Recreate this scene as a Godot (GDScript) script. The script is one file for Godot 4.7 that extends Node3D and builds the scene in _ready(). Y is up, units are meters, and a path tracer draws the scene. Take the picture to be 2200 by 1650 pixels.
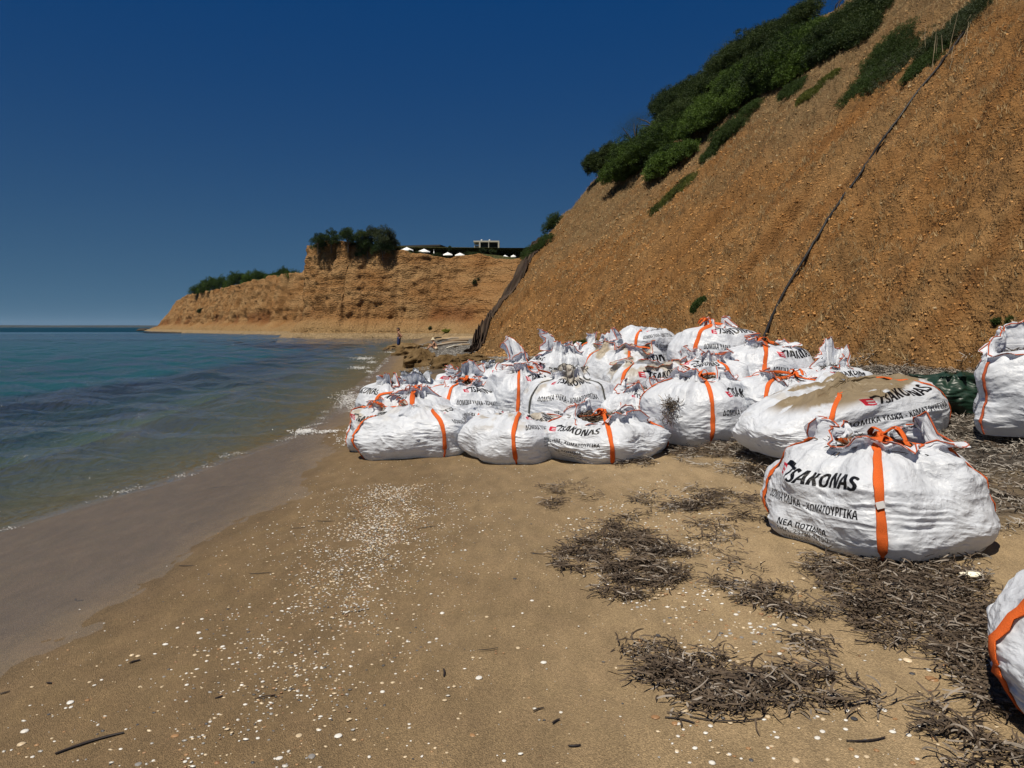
extends Node3D

const PXF := 1585.0
const EYE := Vector3(0, 1.8, 0)
var pitch := atan(122.0 / 1585.0)
var taken := {}
var rng := RandomNumberGenerator.new()
var n_a := FastNoiseLite.new()
var n_b := FastNoiseLite.new()
var n_c := FastNoiseLite.new()
var n_r := FastNoiseLite.new()
var M := {}

func _ready() -> void:
	rng.seed = 7
	setup_camera_and_light()
	setup_noise()
	setup_materials()
	build_ground()
	build_water()
	build_hill()
	build_coast()
	build_hotel()
	build_trees()
	build_hill_plants()
	build_shore_rocks()
	build_bags()
	build_people()
	build_litter()
	build_pebbles()

func setup_camera_and_light() -> void:
	var cam := Camera3D.new()
	cam.name = "camera"
	cam.position = EYE
	cam.rotation.x = -pitch
	cam.fov = 55.0
	cam.near = 0.05
	cam.far = 30000.0
	add_child(cam)
	cam.current = true
	var env := Environment.new()
	env.background_mode = Environment.BG_SKY
	var sm := ProceduralSkyMaterial.new()
	sm.sky_top_color = lin(0.0005, 0.034, 0.134)
	sm.sky_horizon_color = lin(0.058, 0.133, 0.205)
	sm.sky_curve = 0.10
	sm.ground_bottom_color = Color(0.05, 0.14, 0.22)
	sm.ground_horizon_color = lin(0.06, 0.13, 0.2)
	sm.ground_curve = 0.02
	sm.sun_angle_max = 18.0
	sm.sun_curve = 0.12
	var sky := Sky.new()
	sky.sky_material = sm
	env.sky = sky
	env.tonemap_mode = Environment.TONE_MAPPER_LINEAR
	env.tonemap_exposure = 1.15
	env.sdfgi_enabled = true
	env.ssao_enabled = true
	env.ssil_enabled = true
	env.fog_enabled = true
	env.fog_density = 0.000022
	env.fog_light_color = Color(0.62, 0.74, 0.86)
	var we := WorldEnvironment.new()
	we.name = "environment"
	we.environment = env
	add_child(we)
	var sun := DirectionalLight3D.new()
	sun.name = "sun"
	sun.light_energy = 1.55
	sun.light_color = Color(1.0, 0.965, 0.90)
	sun.light_angular_distance = 0.5
	sun.shadow_enabled = true
	add_child(sun)
	var el := deg_to_rad(63.0)
	var az := deg_to_rad(-145.0)   # left of straight ahead
	var to_sun := Vector3(sin(az) * cos(el), sin(el), -cos(az) * cos(el))
	sun.look_at_from_position(to_sun * 50.0, Vector3.ZERO, Vector3.UP)

func setup_noise() -> void:
	var k := 0
	for n in [n_a, n_b, n_c, n_r]:
		n.seed = 11 + k * 17
		k += 1
		n.frequency = 1.0
		n.noise_type = FastNoiseLite.TYPE_SIMPLEX_SMOOTH
		n.fractal_type = FastNoiseLite.FRACTAL_FBM
		n.fractal_octaves = 3
	n_a.fractal_octaves = 1
	n_b.fractal_octaves = 3
	n_c.fractal_octaves = 5
	n_r.fractal_type = FastNoiseLite.FRACTAL_RIDGED
	n_r.fractal_octaves = 3

# ---------- naming and tagging ----------
func numbered(called: String) -> String:
	var n: int = taken.get(called, 0)
	taken[called] = n + 1
	return called if n == 0 else "%s_%03d" % [called, n]

func tag(o: Node, label: String, category: String, group := "") -> void:
	o.set_meta("label", label)
	o.set_meta("category", category)
	if group != "":
		o.set_meta("group", group)

func thing(called: String, label: String, category: String, at := Vector3.ZERO, turn := 0.0, group := "") -> Node3D:
	var o := Node3D.new()
	o.name = numbered(called)
	add_child(o)
	o.position = at
	o.rotation.y = turn
	tag(o, label, category, group)
	return o

func obj(called: String, mesh: Mesh, mat: Material, parent: Node = null) -> MeshInstance3D:
	var o := MeshInstance3D.new()
	o.mesh = mesh
	if mat:
		o.material_override = mat
	if parent:
		o.name = called
		parent.add_child(o, true)
	else:
		o.name = numbered(called)
		add_child(o)
	return o

func struct(called: String, mesh: Mesh, mat: Material) -> MeshInstance3D:
	var o := obj(called, mesh, mat)
	o.set_meta("kind", "structure")
	return o

# copies: xf = list of Transform3D, col = list of Color (linear)
func scatter(called: String, mesh: Mesh, mat: Material, xf: Array, col: Array, parent: Node = null) -> MultiMeshInstance3D:
	var mm := MultiMesh.new()
	mm.transform_format = MultiMesh.TRANSFORM_3D
	mm.use_colors = true
	mm.mesh = mesh
	mm.instance_count = xf.size()
	for i in xf.size():
		mm.set_instance_transform(i, xf[i])
		mm.set_instance_color(i, col[i])
	var o := MultiMeshInstance3D.new()
	o.multimesh = mm
	o.material_override = mat
	o.set_meta("kind", "stuff")
	if parent:
		o.name = called
		parent.add_child(o, true)
	else:
		o.name = numbered(called)
		add_child(o)
	return o

# ---------- mesh helpers ----------
# grid of nu x nv points (index j * nu + i); returns a smooth ArrayMesh
func grid(nu: int, nv: int, p: PackedVector3Array, uv: PackedVector2Array, col: PackedColorArray, flip := false, uv2 := PackedVector2Array()) -> ArrayMesh:
	var idx := PackedInt32Array()
	idx.resize((nu - 1) * (nv - 1) * 6)
	var k := 0
	for j in nv - 1:
		for i in nu - 1:
			var a := j * nu + i
			var b := a + 1
			var c := a + nu
			var d := c + 1
			if flip:
				idx[k] = a; idx[k + 1] = c; idx[k + 2] = b
				idx[k + 3] = b; idx[k + 4] = c; idx[k + 5] = d
			else:
				idx[k] = a; idx[k + 1] = b; idx[k + 2] = c
				idx[k + 3] = b; idx[k + 4] = d; idx[k + 5] = c
			k += 6
	return indexed(p, idx, uv, col, uv2)

func indexed(p: PackedVector3Array, idx: PackedInt32Array, uv := PackedVector2Array(), col := PackedColorArray(), uv2 := PackedVector2Array()) -> ArrayMesh:
	var ar := []
	ar.resize(Mesh.ARRAY_MAX)
	ar[Mesh.ARRAY_VERTEX] = p
	ar[Mesh.ARRAY_INDEX] = idx
	if uv.size():
		ar[Mesh.ARRAY_TEX_UV] = uv
	if uv2.size():
		ar[Mesh.ARRAY_TEX_UV2] = uv2
	if col.size():
		ar[Mesh.ARRAY_COLOR] = col
	# smooth normals
	var nn := PackedVector3Array()
	nn.resize(p.size())
	for t in range(0, idx.size(), 3):
		var a := idx[t]
		var b := idx[t + 1]
		var c := idx[t + 2]
		var n := (p[c] - p[a]).cross(p[b] - p[a])
		nn[a] += n
		nn[b] += n
		nn[c] += n
	for i in nn.size():
		nn[i] = nn[i].normalized() if nn[i].length_squared() > 1e-20 else Vector3.UP
	ar[Mesh.ARRAY_NORMAL] = nn
	var m := ArrayMesh.new()
	m.add_surface_from_arrays(Mesh.PRIMITIVE_TRIANGLES, ar)
	return m

# tube along points with radii; closed ends
func tube(pts: Array, rad: Array, sides := 8, flat := 1.0) -> ArrayMesh:
	var p := PackedVector3Array()
	var idx := PackedInt32Array()
	tube_into(p, idx, pts, rad, sides, flat)
	return indexed(p, idx)

func tube_into(p: PackedVector3Array, idx: PackedInt32Array, pts: Array, rad: Array, sides := 8, flat := 1.0) -> void:
	var base := p.size()
	var n := pts.size()
	var up := Vector3.UP
	for i in n:
		var d: Vector3 = (pts[mini(i + 1, n - 1)] - pts[maxi(i - 1, 0)]).normalized()
		var side := d.cross(up)
		if side.length() < 0.05:
			side = d.cross(Vector3.RIGHT)
		side = side.normalized()
		var v := side.cross(d).normalized()
		for k in sides:
			var an := TAU * k / sides
			p.append(pts[i] + side * cos(an) * rad[i] + v * sin(an) * rad[i] * flat)
	for i in n - 1:
		for k in sides:
			var a := base + i * sides + k
			var b := base + i * sides + (k + 1) % sides
			idx.append_array([a, b, a + sides, b, b + sides, a + sides])
	var c0 := p.size()
	p.append(pts[0])
	p.append(pts[n - 1])
	for k in sides:
		idx.append_array([c0, base + (k + 1) % sides, base + k])
		idx.append_array([c0 + 1, base + (n - 1) * sides + k, base + (n - 1) * sides + (k + 1) % sides])

func box_into(p: PackedVector3Array, idx: PackedInt32Array, c: Vector3, s: Vector3) -> void:
	var h := s * 0.5
	for f in [[Vector3.RIGHT, Vector3.UP, Vector3.BACK], [Vector3.LEFT, Vector3.UP, Vector3.FORWARD], [Vector3.UP, Vector3.FORWARD, Vector3.RIGHT], [Vector3.DOWN, Vector3.BACK, Vector3.RIGHT], [Vector3.BACK, Vector3.UP, Vector3.LEFT], [Vector3.FORWARD, Vector3.UP, Vector3.RIGHT]]:
		var b := p.size()
		var n: Vector3 = f[0]
		var u: Vector3 = f[1]
		var w: Vector3 = n.cross(u)
		for q in [[-1, -1], [-1, 1], [1, 1], [1, -1]]:
			p.append(c + (n + u * q[0] + w * q[1]) * h)
		idx.append_array([b, b + 1, b + 2, b, b + 2, b + 3])

func box(c: Vector3, s: Vector3) -> ArrayMesh:
	var p := PackedVector3Array()
	var idx := PackedInt32Array()
	box_into(p, idx, c, s)
	return indexed(p, idx)

# rough stone: a noise-bent icosphere-like ball
func stone_mesh(sd: int, rings := 5, segs := 7, rough := 0.28, flatten := 1.0) -> ArrayMesh:
	var p := PackedVector3Array()
	var idx := PackedInt32Array()
	for j in rings + 1:
		var la := PI * j / rings - PI / 2
		for i in segs:
			var lo := TAU * (i + 0.5 * (j % 2)) / segs
			var d := Vector3(cos(la) * cos(lo), sin(la), cos(la) * sin(lo))
			var r := 1.0 + rough * n_b.get_noise_3d(d.x * 0.9 + sd * 3.7, d.y * 0.9, d.z * 0.9)
			p.append(Vector3(d.x * r, d.y * r * flatten, d.z * r))
	for j in rings:
		for i in segs:
			var a := j * segs + i
			var b := j * segs + (i + 1) % segs
			idx.append_array([a, b, a + segs, b, b + segs, a + segs])
	return indexed(p, idx)

# ---------- where things stand ----------
func toward(px: float, py: float) -> Vector3:
	var v := Vector3((px - 1100.0) / PXF, (825.0 - py) / PXF, -1.0)
	return v.rotated(Vector3.RIGHT, -pitch)

# the point of the terrain seen at that place of the photograph
func spot(px: float, py: float, lift := 0.0) -> Vector3:
	var r := toward(px, py)
	var k := 1.5
	var last := k
	while k < 400.0:
		var q := EYE + r * k
		if q.y < land(q.x, -q.z) + lift:
			var lo := last
			var hi := k
			for i in 14:
				var mid := (lo + hi) * 0.5
				var w := EYE + r * mid
				if w.y < land(w.x, -w.z) + lift:
					hi = mid
				else:
					lo = mid
			return EYE + r * hi
		last = k
		k += 0.05 + k * 0.014
	return EYE + r * k

func away(px: float, py: float, d: float) -> Vector3:
	var r := toward(px, py)
	return EYE + r * (d / -r.z)

func lerp_table(t: Array, x: float) -> float:
	if x <= t[0][0]:
		return t[0][1]
	for i in range(1, t.size()):
		if x <= t[i][0]:
			var f: float = (x - t[i - 1][0]) / (t[i][0] - t[i - 1][0])
			return lerpf(t[i - 1][1], t[i][1], f)
	return t[-1][1]

func smooth_table(t: Array, x: float) -> float:
	return (lerp_table(t, x - 0.8) + lerp_table(t, x) * 2.0 + lerp_table(t, x + 0.8)) * 0.25

var SHORE := [[-20, -9.5], [0, -6.1], [4, -5.05], [6.4, -4.45], [8, -4.05], [11.8, -3.5], [15, -3.6], [18, -4.0], [22, -4.5], [33, -5.8], [46, -7.5], [55, -8.4], [70, -10.2], [95, -12.4], [112, -15.0], [140, -16.0]]
var WETLINE := [[-20, -3.5], [0, -2.3], [2.9, -2.0], [4.5, -1.84], [7.5, -1.9], [10.6, -2.3], [13, -2.7], [20, -3.5], [30, -4.7], [45, -6.6], [60, -8.3], [95, -11.6], [140, -15.5]]
func shore(d: float) -> float:
	return smooth_table(SHORE, d)
func wetline(d: float) -> float:
	return smooth_table(WETLINE, d) + 0.10 * n_a.get_noise_2d(d * 0.5, 3.0)

const TX := -2.7
const TD := 43.0
const AX := 0.312
const AD := -0.95
var EDGE := [[-1.0, 3.4], [0.0, 2.0], [2.4, -2.5], [4.6, -4.5], [6.9, -6.7], [9.4, -9.2], [11.4, -10.5], [13.4, -11.0], [16, -11.0]]
var CREST := [[-12, 13.0], [-11, 13.8], [-10, 15.0], [-6.7, 16.7], [-4.4, 18.3], [-1.7, 19.4], [0.75, 19.7], [60, 20.2]]

func smin(a: float, b: float, k: float) -> float:
	var h := clampf(0.5 + 0.5 * (b - a) / k, 0.0, 1.0)
	return lerpf(b, a, h) - k * h * (1.0 - h)

func hill_ut(x: float, d: float) -> Vector2:
	return Vector2((x - TX) * AX + (d - TD) * AD, (x - TX) * (-AD) + (d - TD) * AX)

func hill_at(u: float, t: float) -> float:
	var yb := 0.55 + 0.3 * clampf(u / 30.0, 0.0, 1.0)
	var tt := t if t > 12.0 else 0.6 * log(1.0 + exp(t / 0.6))
	var c := lerp_table(CREST, u)
	var h := smin(tt, c + 0.12 * (tt - c), 1.6)
	var v := u - lerp_table(EDGE, t)
	if v < 0.6:
		var w := 0.6 - v
		h -= 0.35 * w * w if w < 2.2 else 1.694 + 1.54 * (w - 2.2)
	var k := clampf((t + 0.8) * 0.8, 0.0, 1.0)
	var n := 0.75 * n_b.get_noise_2d(u * 0.20, t * 0.13) + 0.20 * n_b.get_noise_2d(u * 0.9, t * 0.8 + 30.0) + 0.13 * n_b.get_noise_2d(u * 2.4, t * 2.4)
	n -= 0.55 * maxf(0.0, n_r.get_noise_2d(u * 0.30 + t * 0.05, t * 0.05) - 0.2) * smoothstep(20.0, 6.0, t)
	return yb + h - 0.45 + n * k

func hill(x: float, d: float) -> float:
	var q := hill_ut(x, d)
	if q.y < -4.0:
		return -5.0
	return hill_at(q.x, q.y)

func beach(x: float, d: float) -> float:
	var s := x - shore(d)
	var g := 0.0
	if s < 0.0:
		g = maxf(0.11 * s, -2.6 + 0.004 * s) if s > -24.0 else -2.6 + 0.012 * (s + 24.0)
		g = maxf(g, -6.0)
	elif s < 2.6:
		g = 0.08 * s
	else:
		g = 0.208 + 0.05 * (s - 2.6)
		g = minf(g, 0.40 + 0.022 * (s - 2.6))
	# the bank of seagrass at the foot of the slope
	var t := hill_ut(x, d).y
	var b := smoothstep(-7.5, -1.5, t) * smoothstep(38.0, 22.0, d) * 0.42
	g += b
	if d > 95.0 and s > 0.0:
		g = minf(g, 0.5)
	return g

func ground(x: float, d: float) -> float:
	var s := x - shore(d)
	var k := clampf(s / 2.5, 0.15, 1.0)
	return beach(x, d) + k * (0.03 * n_a.get_noise_2d(x * 0.45, d * 0.45) + 0.012 * n_a.get_noise_2d(x * 1.6 + 7.0, d * 1.6))

func land(x: float, d: float) -> float:
	return maxf(ground(x, d), hill(x, d))

func on(x: float, d: float, lift := 0.0) -> Vector3:
	return Vector3(x, land(x, d) + lift, -d)

# ---------- materials ----------
func noise_tex(freq: float, kind: int, oct: int, lo: Color, hi: Color, size := 512, as_normal := false, strength := 4.0, sd := 1, tiled := true) -> NoiseTexture2D:
	var n := FastNoiseLite.new()
	n.seed = sd
	n.noise_type = kind
	n.frequency = freq
	n.fractal_type = FastNoiseLite.FRACTAL_FBM if oct > 1 else FastNoiseLite.FRACTAL_NONE
	n.fractal_octaves = oct
	var t := NoiseTexture2D.new()
	t.width = size
	t.height = size
	t.seamless = tiled
	t.seamless_blend_skirt = 0.15
	t.noise = n
	t.as_normal_map = as_normal
	t.bump_strength = strength
	if not as_normal:
		var g := Gradient.new()
		g.set_color(0, lo)
		g.set_color(1, hi)
		t.color_ramp = g
	return t

func grey(v: float) -> Color:
	return Color(v, v, v)

func mat(rough: float, spec := 0.5, vc := true, albedo := Color.WHITE) -> StandardMaterial3D:
	var m := StandardMaterial3D.new()
	m.albedo_color = albedo
	m.roughness = rough
	m.metallic_specular = spec
	m.vertex_color_use_as_albedo = vc
	return m

func lin(r: float, g: float, b: float) -> Color:
	return Color(r, g, b).linear_to_srgb()

func setup_materials() -> void:
	var S := FastNoiseLite.TYPE_SIMPLEX_SMOOTH
	# sand: fine grain, relief
	var m := mat(0.9, 0.35)
	m.uv1_triplanar = true
	m.uv1_world_triplanar = true
	m.uv1_scale = Vector3.ONE * 0.62
	m.albedo_texture = noise_tex(0.33, FastNoiseLite.TYPE_VALUE, 2, grey(0.62), grey(1.0), 1024, false, 1, 3, false)
	m.heightmap_enabled = true
	m.heightmap_scale = 0.9
	m.heightmap_texture = noise_tex(0.22, FastNoiseLite.TYPE_SIMPLEX, 4, Color.BLACK, Color.WHITE, 1024, false, 1, 8, false)
	m.detail_enabled = true
	m.detail_blend_mode = BaseMaterial3D.BLEND_MODE_MUL
	m.detail_uv_layer = BaseMaterial3D.DETAIL_UV_2
	m.uv2_triplanar = true
	m.uv2_world_triplanar = true
	m.uv2_scale = Vector3(0.42, 0.3, 0.16)
	m.detail_albedo = noise_tex(0.013, S, 7, grey(0.84), grey(1.0), 1024, false, 1, 44)
	M.sand = m
	# earth of the slope
	m = mat(0.95, 0.25)
	m.uv1_triplanar = true
	m.uv1_world_triplanar = true
	m.uv1_scale = Vector3.ONE * 0.45
	m.albedo_texture = noise_tex(0.06, S, 5, grey(0.55), grey(1.0), 1024, false, 1, 5)
	m.heightmap_enabled = true
	m.heightmap_scale = 16.0
	m.heightmap_texture = noise_tex(0.03, FastNoiseLite.TYPE_CELLULAR, 4, Color.BLACK, Color.WHITE, 1024, false, 1, 6)
	m.detail_enabled = true
	m.detail_blend_mode = BaseMaterial3D.BLEND_MODE_MUL
	m.detail_uv_layer = BaseMaterial3D.DETAIL_UV_2
	m.uv2_triplanar = true
	m.uv2_world_triplanar = true
	m.uv2_scale = Vector3(0.10, 0.07, 0.10)
	m.detail_albedo = noise_tex(0.012, S, 6, grey(0.62), grey(1.0), 1024, false, 1, 45)
	M.earth = m
	# cliffs
	m = mat(0.95, 0.2)
	m.uv1_triplanar = true
	m.uv1_world_triplanar = true
	m.uv1_scale = Vector3(0.09, 0.16, 0.09)
	m.albedo_texture = noise_tex(0.03, S, 6, grey(0.6), grey(1.0), 1024, false, 1, 15)
	m.heightmap_enabled = true
	m.heightmap_scale = 45.0
	m.heightmap_texture = noise_tex(0.02, S, 6, Color.BLACK, Color.WHITE, 1024, false, 1, 16)
	M.cliff = m
	M.clod = mat(0.95, 0.2)
	M.leaf = mat(0.6, 0.3)
	M.leaf.backlight_enabled = true
	M.leaf.backlight = lin(0.35, 0.4, 0.12)
	M.straw = mat(0.8, 0.2)
	M.bark = mat(0.9, 0.2, false, lin(0.10, 0.075, 0.055))
	M.weed = mat(0.7, 0.35)
	M.pebble = mat(0.45, 0.5)
	# the sea surface: a clear skin with ripples
	m = mat(0.03, 0.41, false, Color(1, 1, 1, 0.02))
	m.transparency = BaseMaterial3D.TRANSPARENCY_ALPHA
	m.uv1_triplanar = true
	m.uv1_world_triplanar = true
	m.uv1_scale = Vector3(0.55, 0.55, 0.4)
	m.heightmap_enabled = true
	m.heightmap_scale = 16.0
	m.heightmap_texture = noise_tex(0.009, S, 5, Color.BLACK, Color.WHITE, 1024, false, 1, 21)
	M.water = m
	m = mat(0.18, 0.20, false, Color(1, 1, 1, 0.03))
	m.transparency = BaseMaterial3D.TRANSPARENCY_ALPHA
	m.heightmap_enabled = true
	m.uv1_triplanar = true
	m.uv1_world_triplanar = true
	m.uv1_scale = Vector3.ONE * 1.5
	m.heightmap_scale = 0.12
	m.heightmap_texture = noise_tex(0.1, S, 4, Color.BLACK, Color.WHITE, 512, false, 1, 22)
	M.film = m
	M.seabed = mat(0.9, 0.1)
	M.foam = mat(0.7, 0.3, true)
	# woven bag cloth with print
	m = mat(0.42, 0.5)
	m.albedo_texture = print_texture()
	m.heightmap_enabled = true
	m.heightmap_scale = 1.6
	m.heightmap_texture = crinkle_texture()
	m.backlight_enabled = true
	m.backlight = lin(0.6, 0.6, 0.6)
	M.cloth = m
	m = mat(0.75, 0.3)
	m.uv1_triplanar = true
	m.uv1_scale = Vector3.ONE * 9.0
	m.albedo_texture = noise_tex(0.08, S, 3, grey(0.75), grey(1.0), 256, false, 1, 31)
	m.heightmap_enabled = true
	m.heightmap_scale = 0.35
	m.heightmap_texture = noise_tex(0.12, S, 2, Color.BLACK, Color.WHITE, 256, false, 1, 32)
	M.strap = m
	m = mat(0.9, 0.2)
	m.uv1_triplanar = true
	m.uv1_scale = Vector3.ONE * 5.0
	m.albedo_texture = noise_tex(0.09, S, 4, grey(0.45), grey(1.0), 256, false, 1, 33)
	M.filling = m
	m = mat(0.5, 0.4)
	M.green_cloth = m
	m = mat(0.85, 0.3)
	M.dark_cloth = m
	M.wood = mat(0.85, 0.2)
	M.wood.uv1_triplanar = true
	M.wood.uv1_scale = Vector3(6, 1.2, 6)
	M.wood.albedo_texture = noise_tex(0.05, S, 4, grey(0.55), grey(1.0), 256, false, 1, 35)
	m = mat(0.95, 0.2)
	m.uv1_triplanar = true
	m.uv1_scale = Vector3.ONE * 0.8
	m.albedo_texture = noise_tex(0.05, S, 5, grey(0.55), grey(1.0), 512, false, 1, 36)
	m.heightmap_enabled = true
	m.heightmap_scale = 7.0
	m.heightmap_texture = noise_tex(0.04, S, 5, Color.BLACK, Color.WHITE, 512, false, 1, 37)
	M.rock = m
	M.skin = mat(0.55, 0.4)
	M.plain = mat(0.7, 0.4)

# fill the triangles of a flat text mesh into a grey image
func fill_mesh(im: PackedFloat32Array, w: int, h: int, tri: PackedVector2Array, v: float) -> void:
	for t in range(0, tri.size(), 3):
		var a := tri[t]
		var b := tri[t + 1]
		var c := tri[t + 2]
		var x0 := maxi(0, int(floor(minf(a.x, minf(b.x, c.x)))))
		var x1 := mini(w - 1, int(ceil(maxf(a.x, maxf(b.x, c.x)))))
		var y0 := maxi(0, int(floor(minf(a.y, minf(b.y, c.y)))))
		var y1 := mini(h - 1, int(ceil(maxf(a.y, maxf(b.y, c.y)))))
		var area := (b - a).cross(c - a)
		if absf(area) < 1e-6:
			continue
		for y in range(y0, y1 + 1):
			for x in range(x0, x1 + 1):
				var q := Vector2(x + 0.5, y + 0.5)
				var e0 := (b - a).cross(q - a) / area
				var e1 := (c - b).cross(q - b) / area
				var e2 := (a - c).cross(q - c) / area
				if e0 >= 0.0 and e1 >= 0.0 and e2 >= 0.0:
					im[y * w + x] = v

func text_tris(s: String, weight: int) -> PackedVector2Array:
	var f := SystemFont.new()
	f.font_names = PackedStringArray(["Droid Sans"])
	f.font_weight = weight
	var tm := TextMesh.new()
	tm.font = f
	tm.text = s
	tm.font_size = 64
	tm.pixel_size = 1.0
	tm.depth = 0.0
	tm.curve_step = 1.0
	var ar := tm.surface_get_arrays(0)
	var vs: PackedVector3Array = ar[Mesh.ARRAY_VERTEX]
	var ix = ar[Mesh.ARRAY_INDEX]
	var out := PackedVector2Array()
	if ix != null and ix.size():
		for i in ix:
			out.append(Vector2(vs[i].x, -vs[i].y))
	else:
		for v in vs:
			out.append(Vector2(v.x, -v.y))
	return out

# text put into a box of the picture (x0..x1, y0..y1), optionally arched and slanted
func fit(tri: PackedVector2Array, r: Rect2, slant := 0.0, arch := 0.0) -> PackedVector2Array:
	var lo := Vector2(1e9, 1e9)
	var hi := Vector2(-1e9, -1e9)
	for v in tri:
		lo = lo.min(v)
		hi = hi.max(v)
	var out := PackedVector2Array()
	for v in tri:
		var q := (v - lo) / (hi - lo)
		var k := 1.0 - arch * (1.0 - pow(absf(q.x * 2.0 - 1.0), 1.5))
		out.append(Vector2(r.position.x + q.x * r.size.x + (1.0 - q.y) * slant, r.position.y + r.size.y * (1.0 - (1.0 - q.y) * k)))
	return out

func poly(pts: Array) -> PackedVector2Array:
	var out := PackedVector2Array()
	for i in range(1, pts.size() - 1):
		out.append_array([pts[0], pts[i], pts[i + 1]])
	return out

# 2048 x 1024 while drawing, halved afterwards: left half is the printed side of a bag, right half the blank side
func print_texture() -> ImageTexture:
	var w := 2048
	var h := 1024
	var ink := PackedFloat32Array()
	ink.resize(w * h)
	# v = 0 is the ground, v = 1 the rim; picture y runs down from the rim
	fill_mesh(ink, w, h, fit(text_tris("TSAKONAS", 700), Rect2(300, 275, 590, 108), 16.0, -0.10), 1.0)
	fill_mesh(ink, w, h, fit(text_tris("TSAKONAS", 700), Rect2(306, 275, 590, 108), 16.0, -0.10), 1.0)
	fill_mesh(ink, w, h, poly([Vector2(235, 274), Vector2(330, 258), Vector2(345, 288), Vector2(268, 302), Vector2(246, 330)]), 1.0)
	fill_mesh(ink, w, h, poly([Vector2(172, 300), Vector2(258, 308), Vector2(290, 384), Vector2(206, 380)]), 2.0)
	fill_mesh(ink, w, h, poly([Vector2(212, 324), Vector2(262, 328), Vector2(268, 342), Vector2(218, 338)]), 0.0)
	fill_mesh(ink, w, h, poly([Vector2(222, 352), Vector2(272, 356), Vector2(278, 368), Vector2(228, 365)]), 0.0)
	fill_mesh(ink, w, h, fit(text_tris("ΔΟΜΙΚΑ ΥΛΙΚΑ - ΧΩΜΑΤΟΥΡΓΙΚΑ", 700), Rect2(112, 524, 800, 72)), 1.0)
	fill_mesh(ink, w, h, fit(text_tris("NEA ΠΟΤΙΔΑΙΑ", 700), Rect2(330, 722, 380, 54)), 1.0)
	fill_mesh(ink, w, h, fit(text_tris("ΤΗΛ. 23730 42190", 400), Rect2(320, 790, 400, 46)), 1.0)
	fill_mesh(ink, w, h, fit(text_tris("www.tsakonas.gr", 400), Rect2(340, 850, 370, 46)), 1.0)
	var n := FastNoiseLite.new()
	n.seed = 4
	n.frequency = 0.012
	n.fractal_octaves = 4
	var bytes := PackedByteArray()
	var W := w / 2
	var H := h / 2
	bytes.resize(W * H * 3)
	for y in H:
		for x in W:
			var k := 0.0
			var red := 0.0
			for q in [0, 1, w, w + 1]:
				var v := ink[(y * 2) * w + x * 2 + q]
				if v == 1.0:
					k += 0.25
				elif v == 2.0:
					red += 0.25
			var dirt := 0.97 + 0.035 * n.get_noise_2d(x, y)
			var weave := 0.985 if (x + y) % 2 else 1.0
			var c := Color(0.90, 0.92, 0.955) * dirt * weave
			c = c.lerp(Color(0.05, 0.05, 0.06), k)
			c = c.lerp(Color(0.80, 0.16, 0.24), red)
			var at := (y * W + x) * 3
			bytes[at] = int(clampf(c.r, 0, 1) * 255)
			bytes[at + 1] = int(clampf(c.g, 0, 1) * 255)
			bytes[at + 2] = int(clampf(c.b, 0, 1) * 255)
	return ImageTexture.create_from_image(Image.create_from_data(W, H, false, Image.FORMAT_RGB8, bytes))

func crinkle_texture() -> ImageTexture:
	var n := FastNoiseLite.new()
	n.seed = 91
	n.noise_type = FastNoiseLite.TYPE_SIMPLEX_SMOOTH
	n.fractal_type = FastNoiseLite.FRACTAL_RIDGED
	n.fractal_octaves = 2
	n.frequency = 0.022
	var a := n.get_seamless_image(256, 512)   # will be stretched sideways into creases
	a.resize(1024, 512, Image.INTERPOLATE_CUBIC)
	n.seed = 92
	n.frequency = 0.014
	n.fractal_octaves = 3
	n.domain_warp_enabled = true
	n.domain_warp_amplitude = 30.0
	var b := n.get_seamless_image(1024, 512)
	var m := FastNoiseLite.new()
	m.seed = 93
	m.frequency = 0.008
	var bytes := PackedByteArray()
	bytes.resize(1024 * 512)
	for y in 512:
		var low := smoothstep(200.0, 330.0, float(y))   # creases gather near the ground
		for x in 1024:
			var patch := smoothstep(-0.25, 0.3, m.get_noise_2d(x, y))
			var v := a.get_pixel(x, y).r * (0.12 + 0.40 * low) * patch + b.get_pixel(x, y).r * (0.5 - 0.2 * low)
			bytes[y * 1024 + x] = int(clampf(v, 0, 1) * 255)
	return ImageTexture.create_from_image(Image.create_from_data(1024, 512, false, Image.FORMAT_L8, bytes))

# ---------- beach, sea, slope ----------
func mixc(a: Color, b: Color, f: float) -> Color:
	return a.lerp(b, clampf(f, 0.0, 1.0))

const DRY := Color(0.60, 0.435, 0.245)
const DAMP := Color(0.33, 0.225, 0.118)
const WET := Color(0.170, 0.120, 0.078)
const BANK := Color(0.115, 0.095, 0.075)

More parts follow.
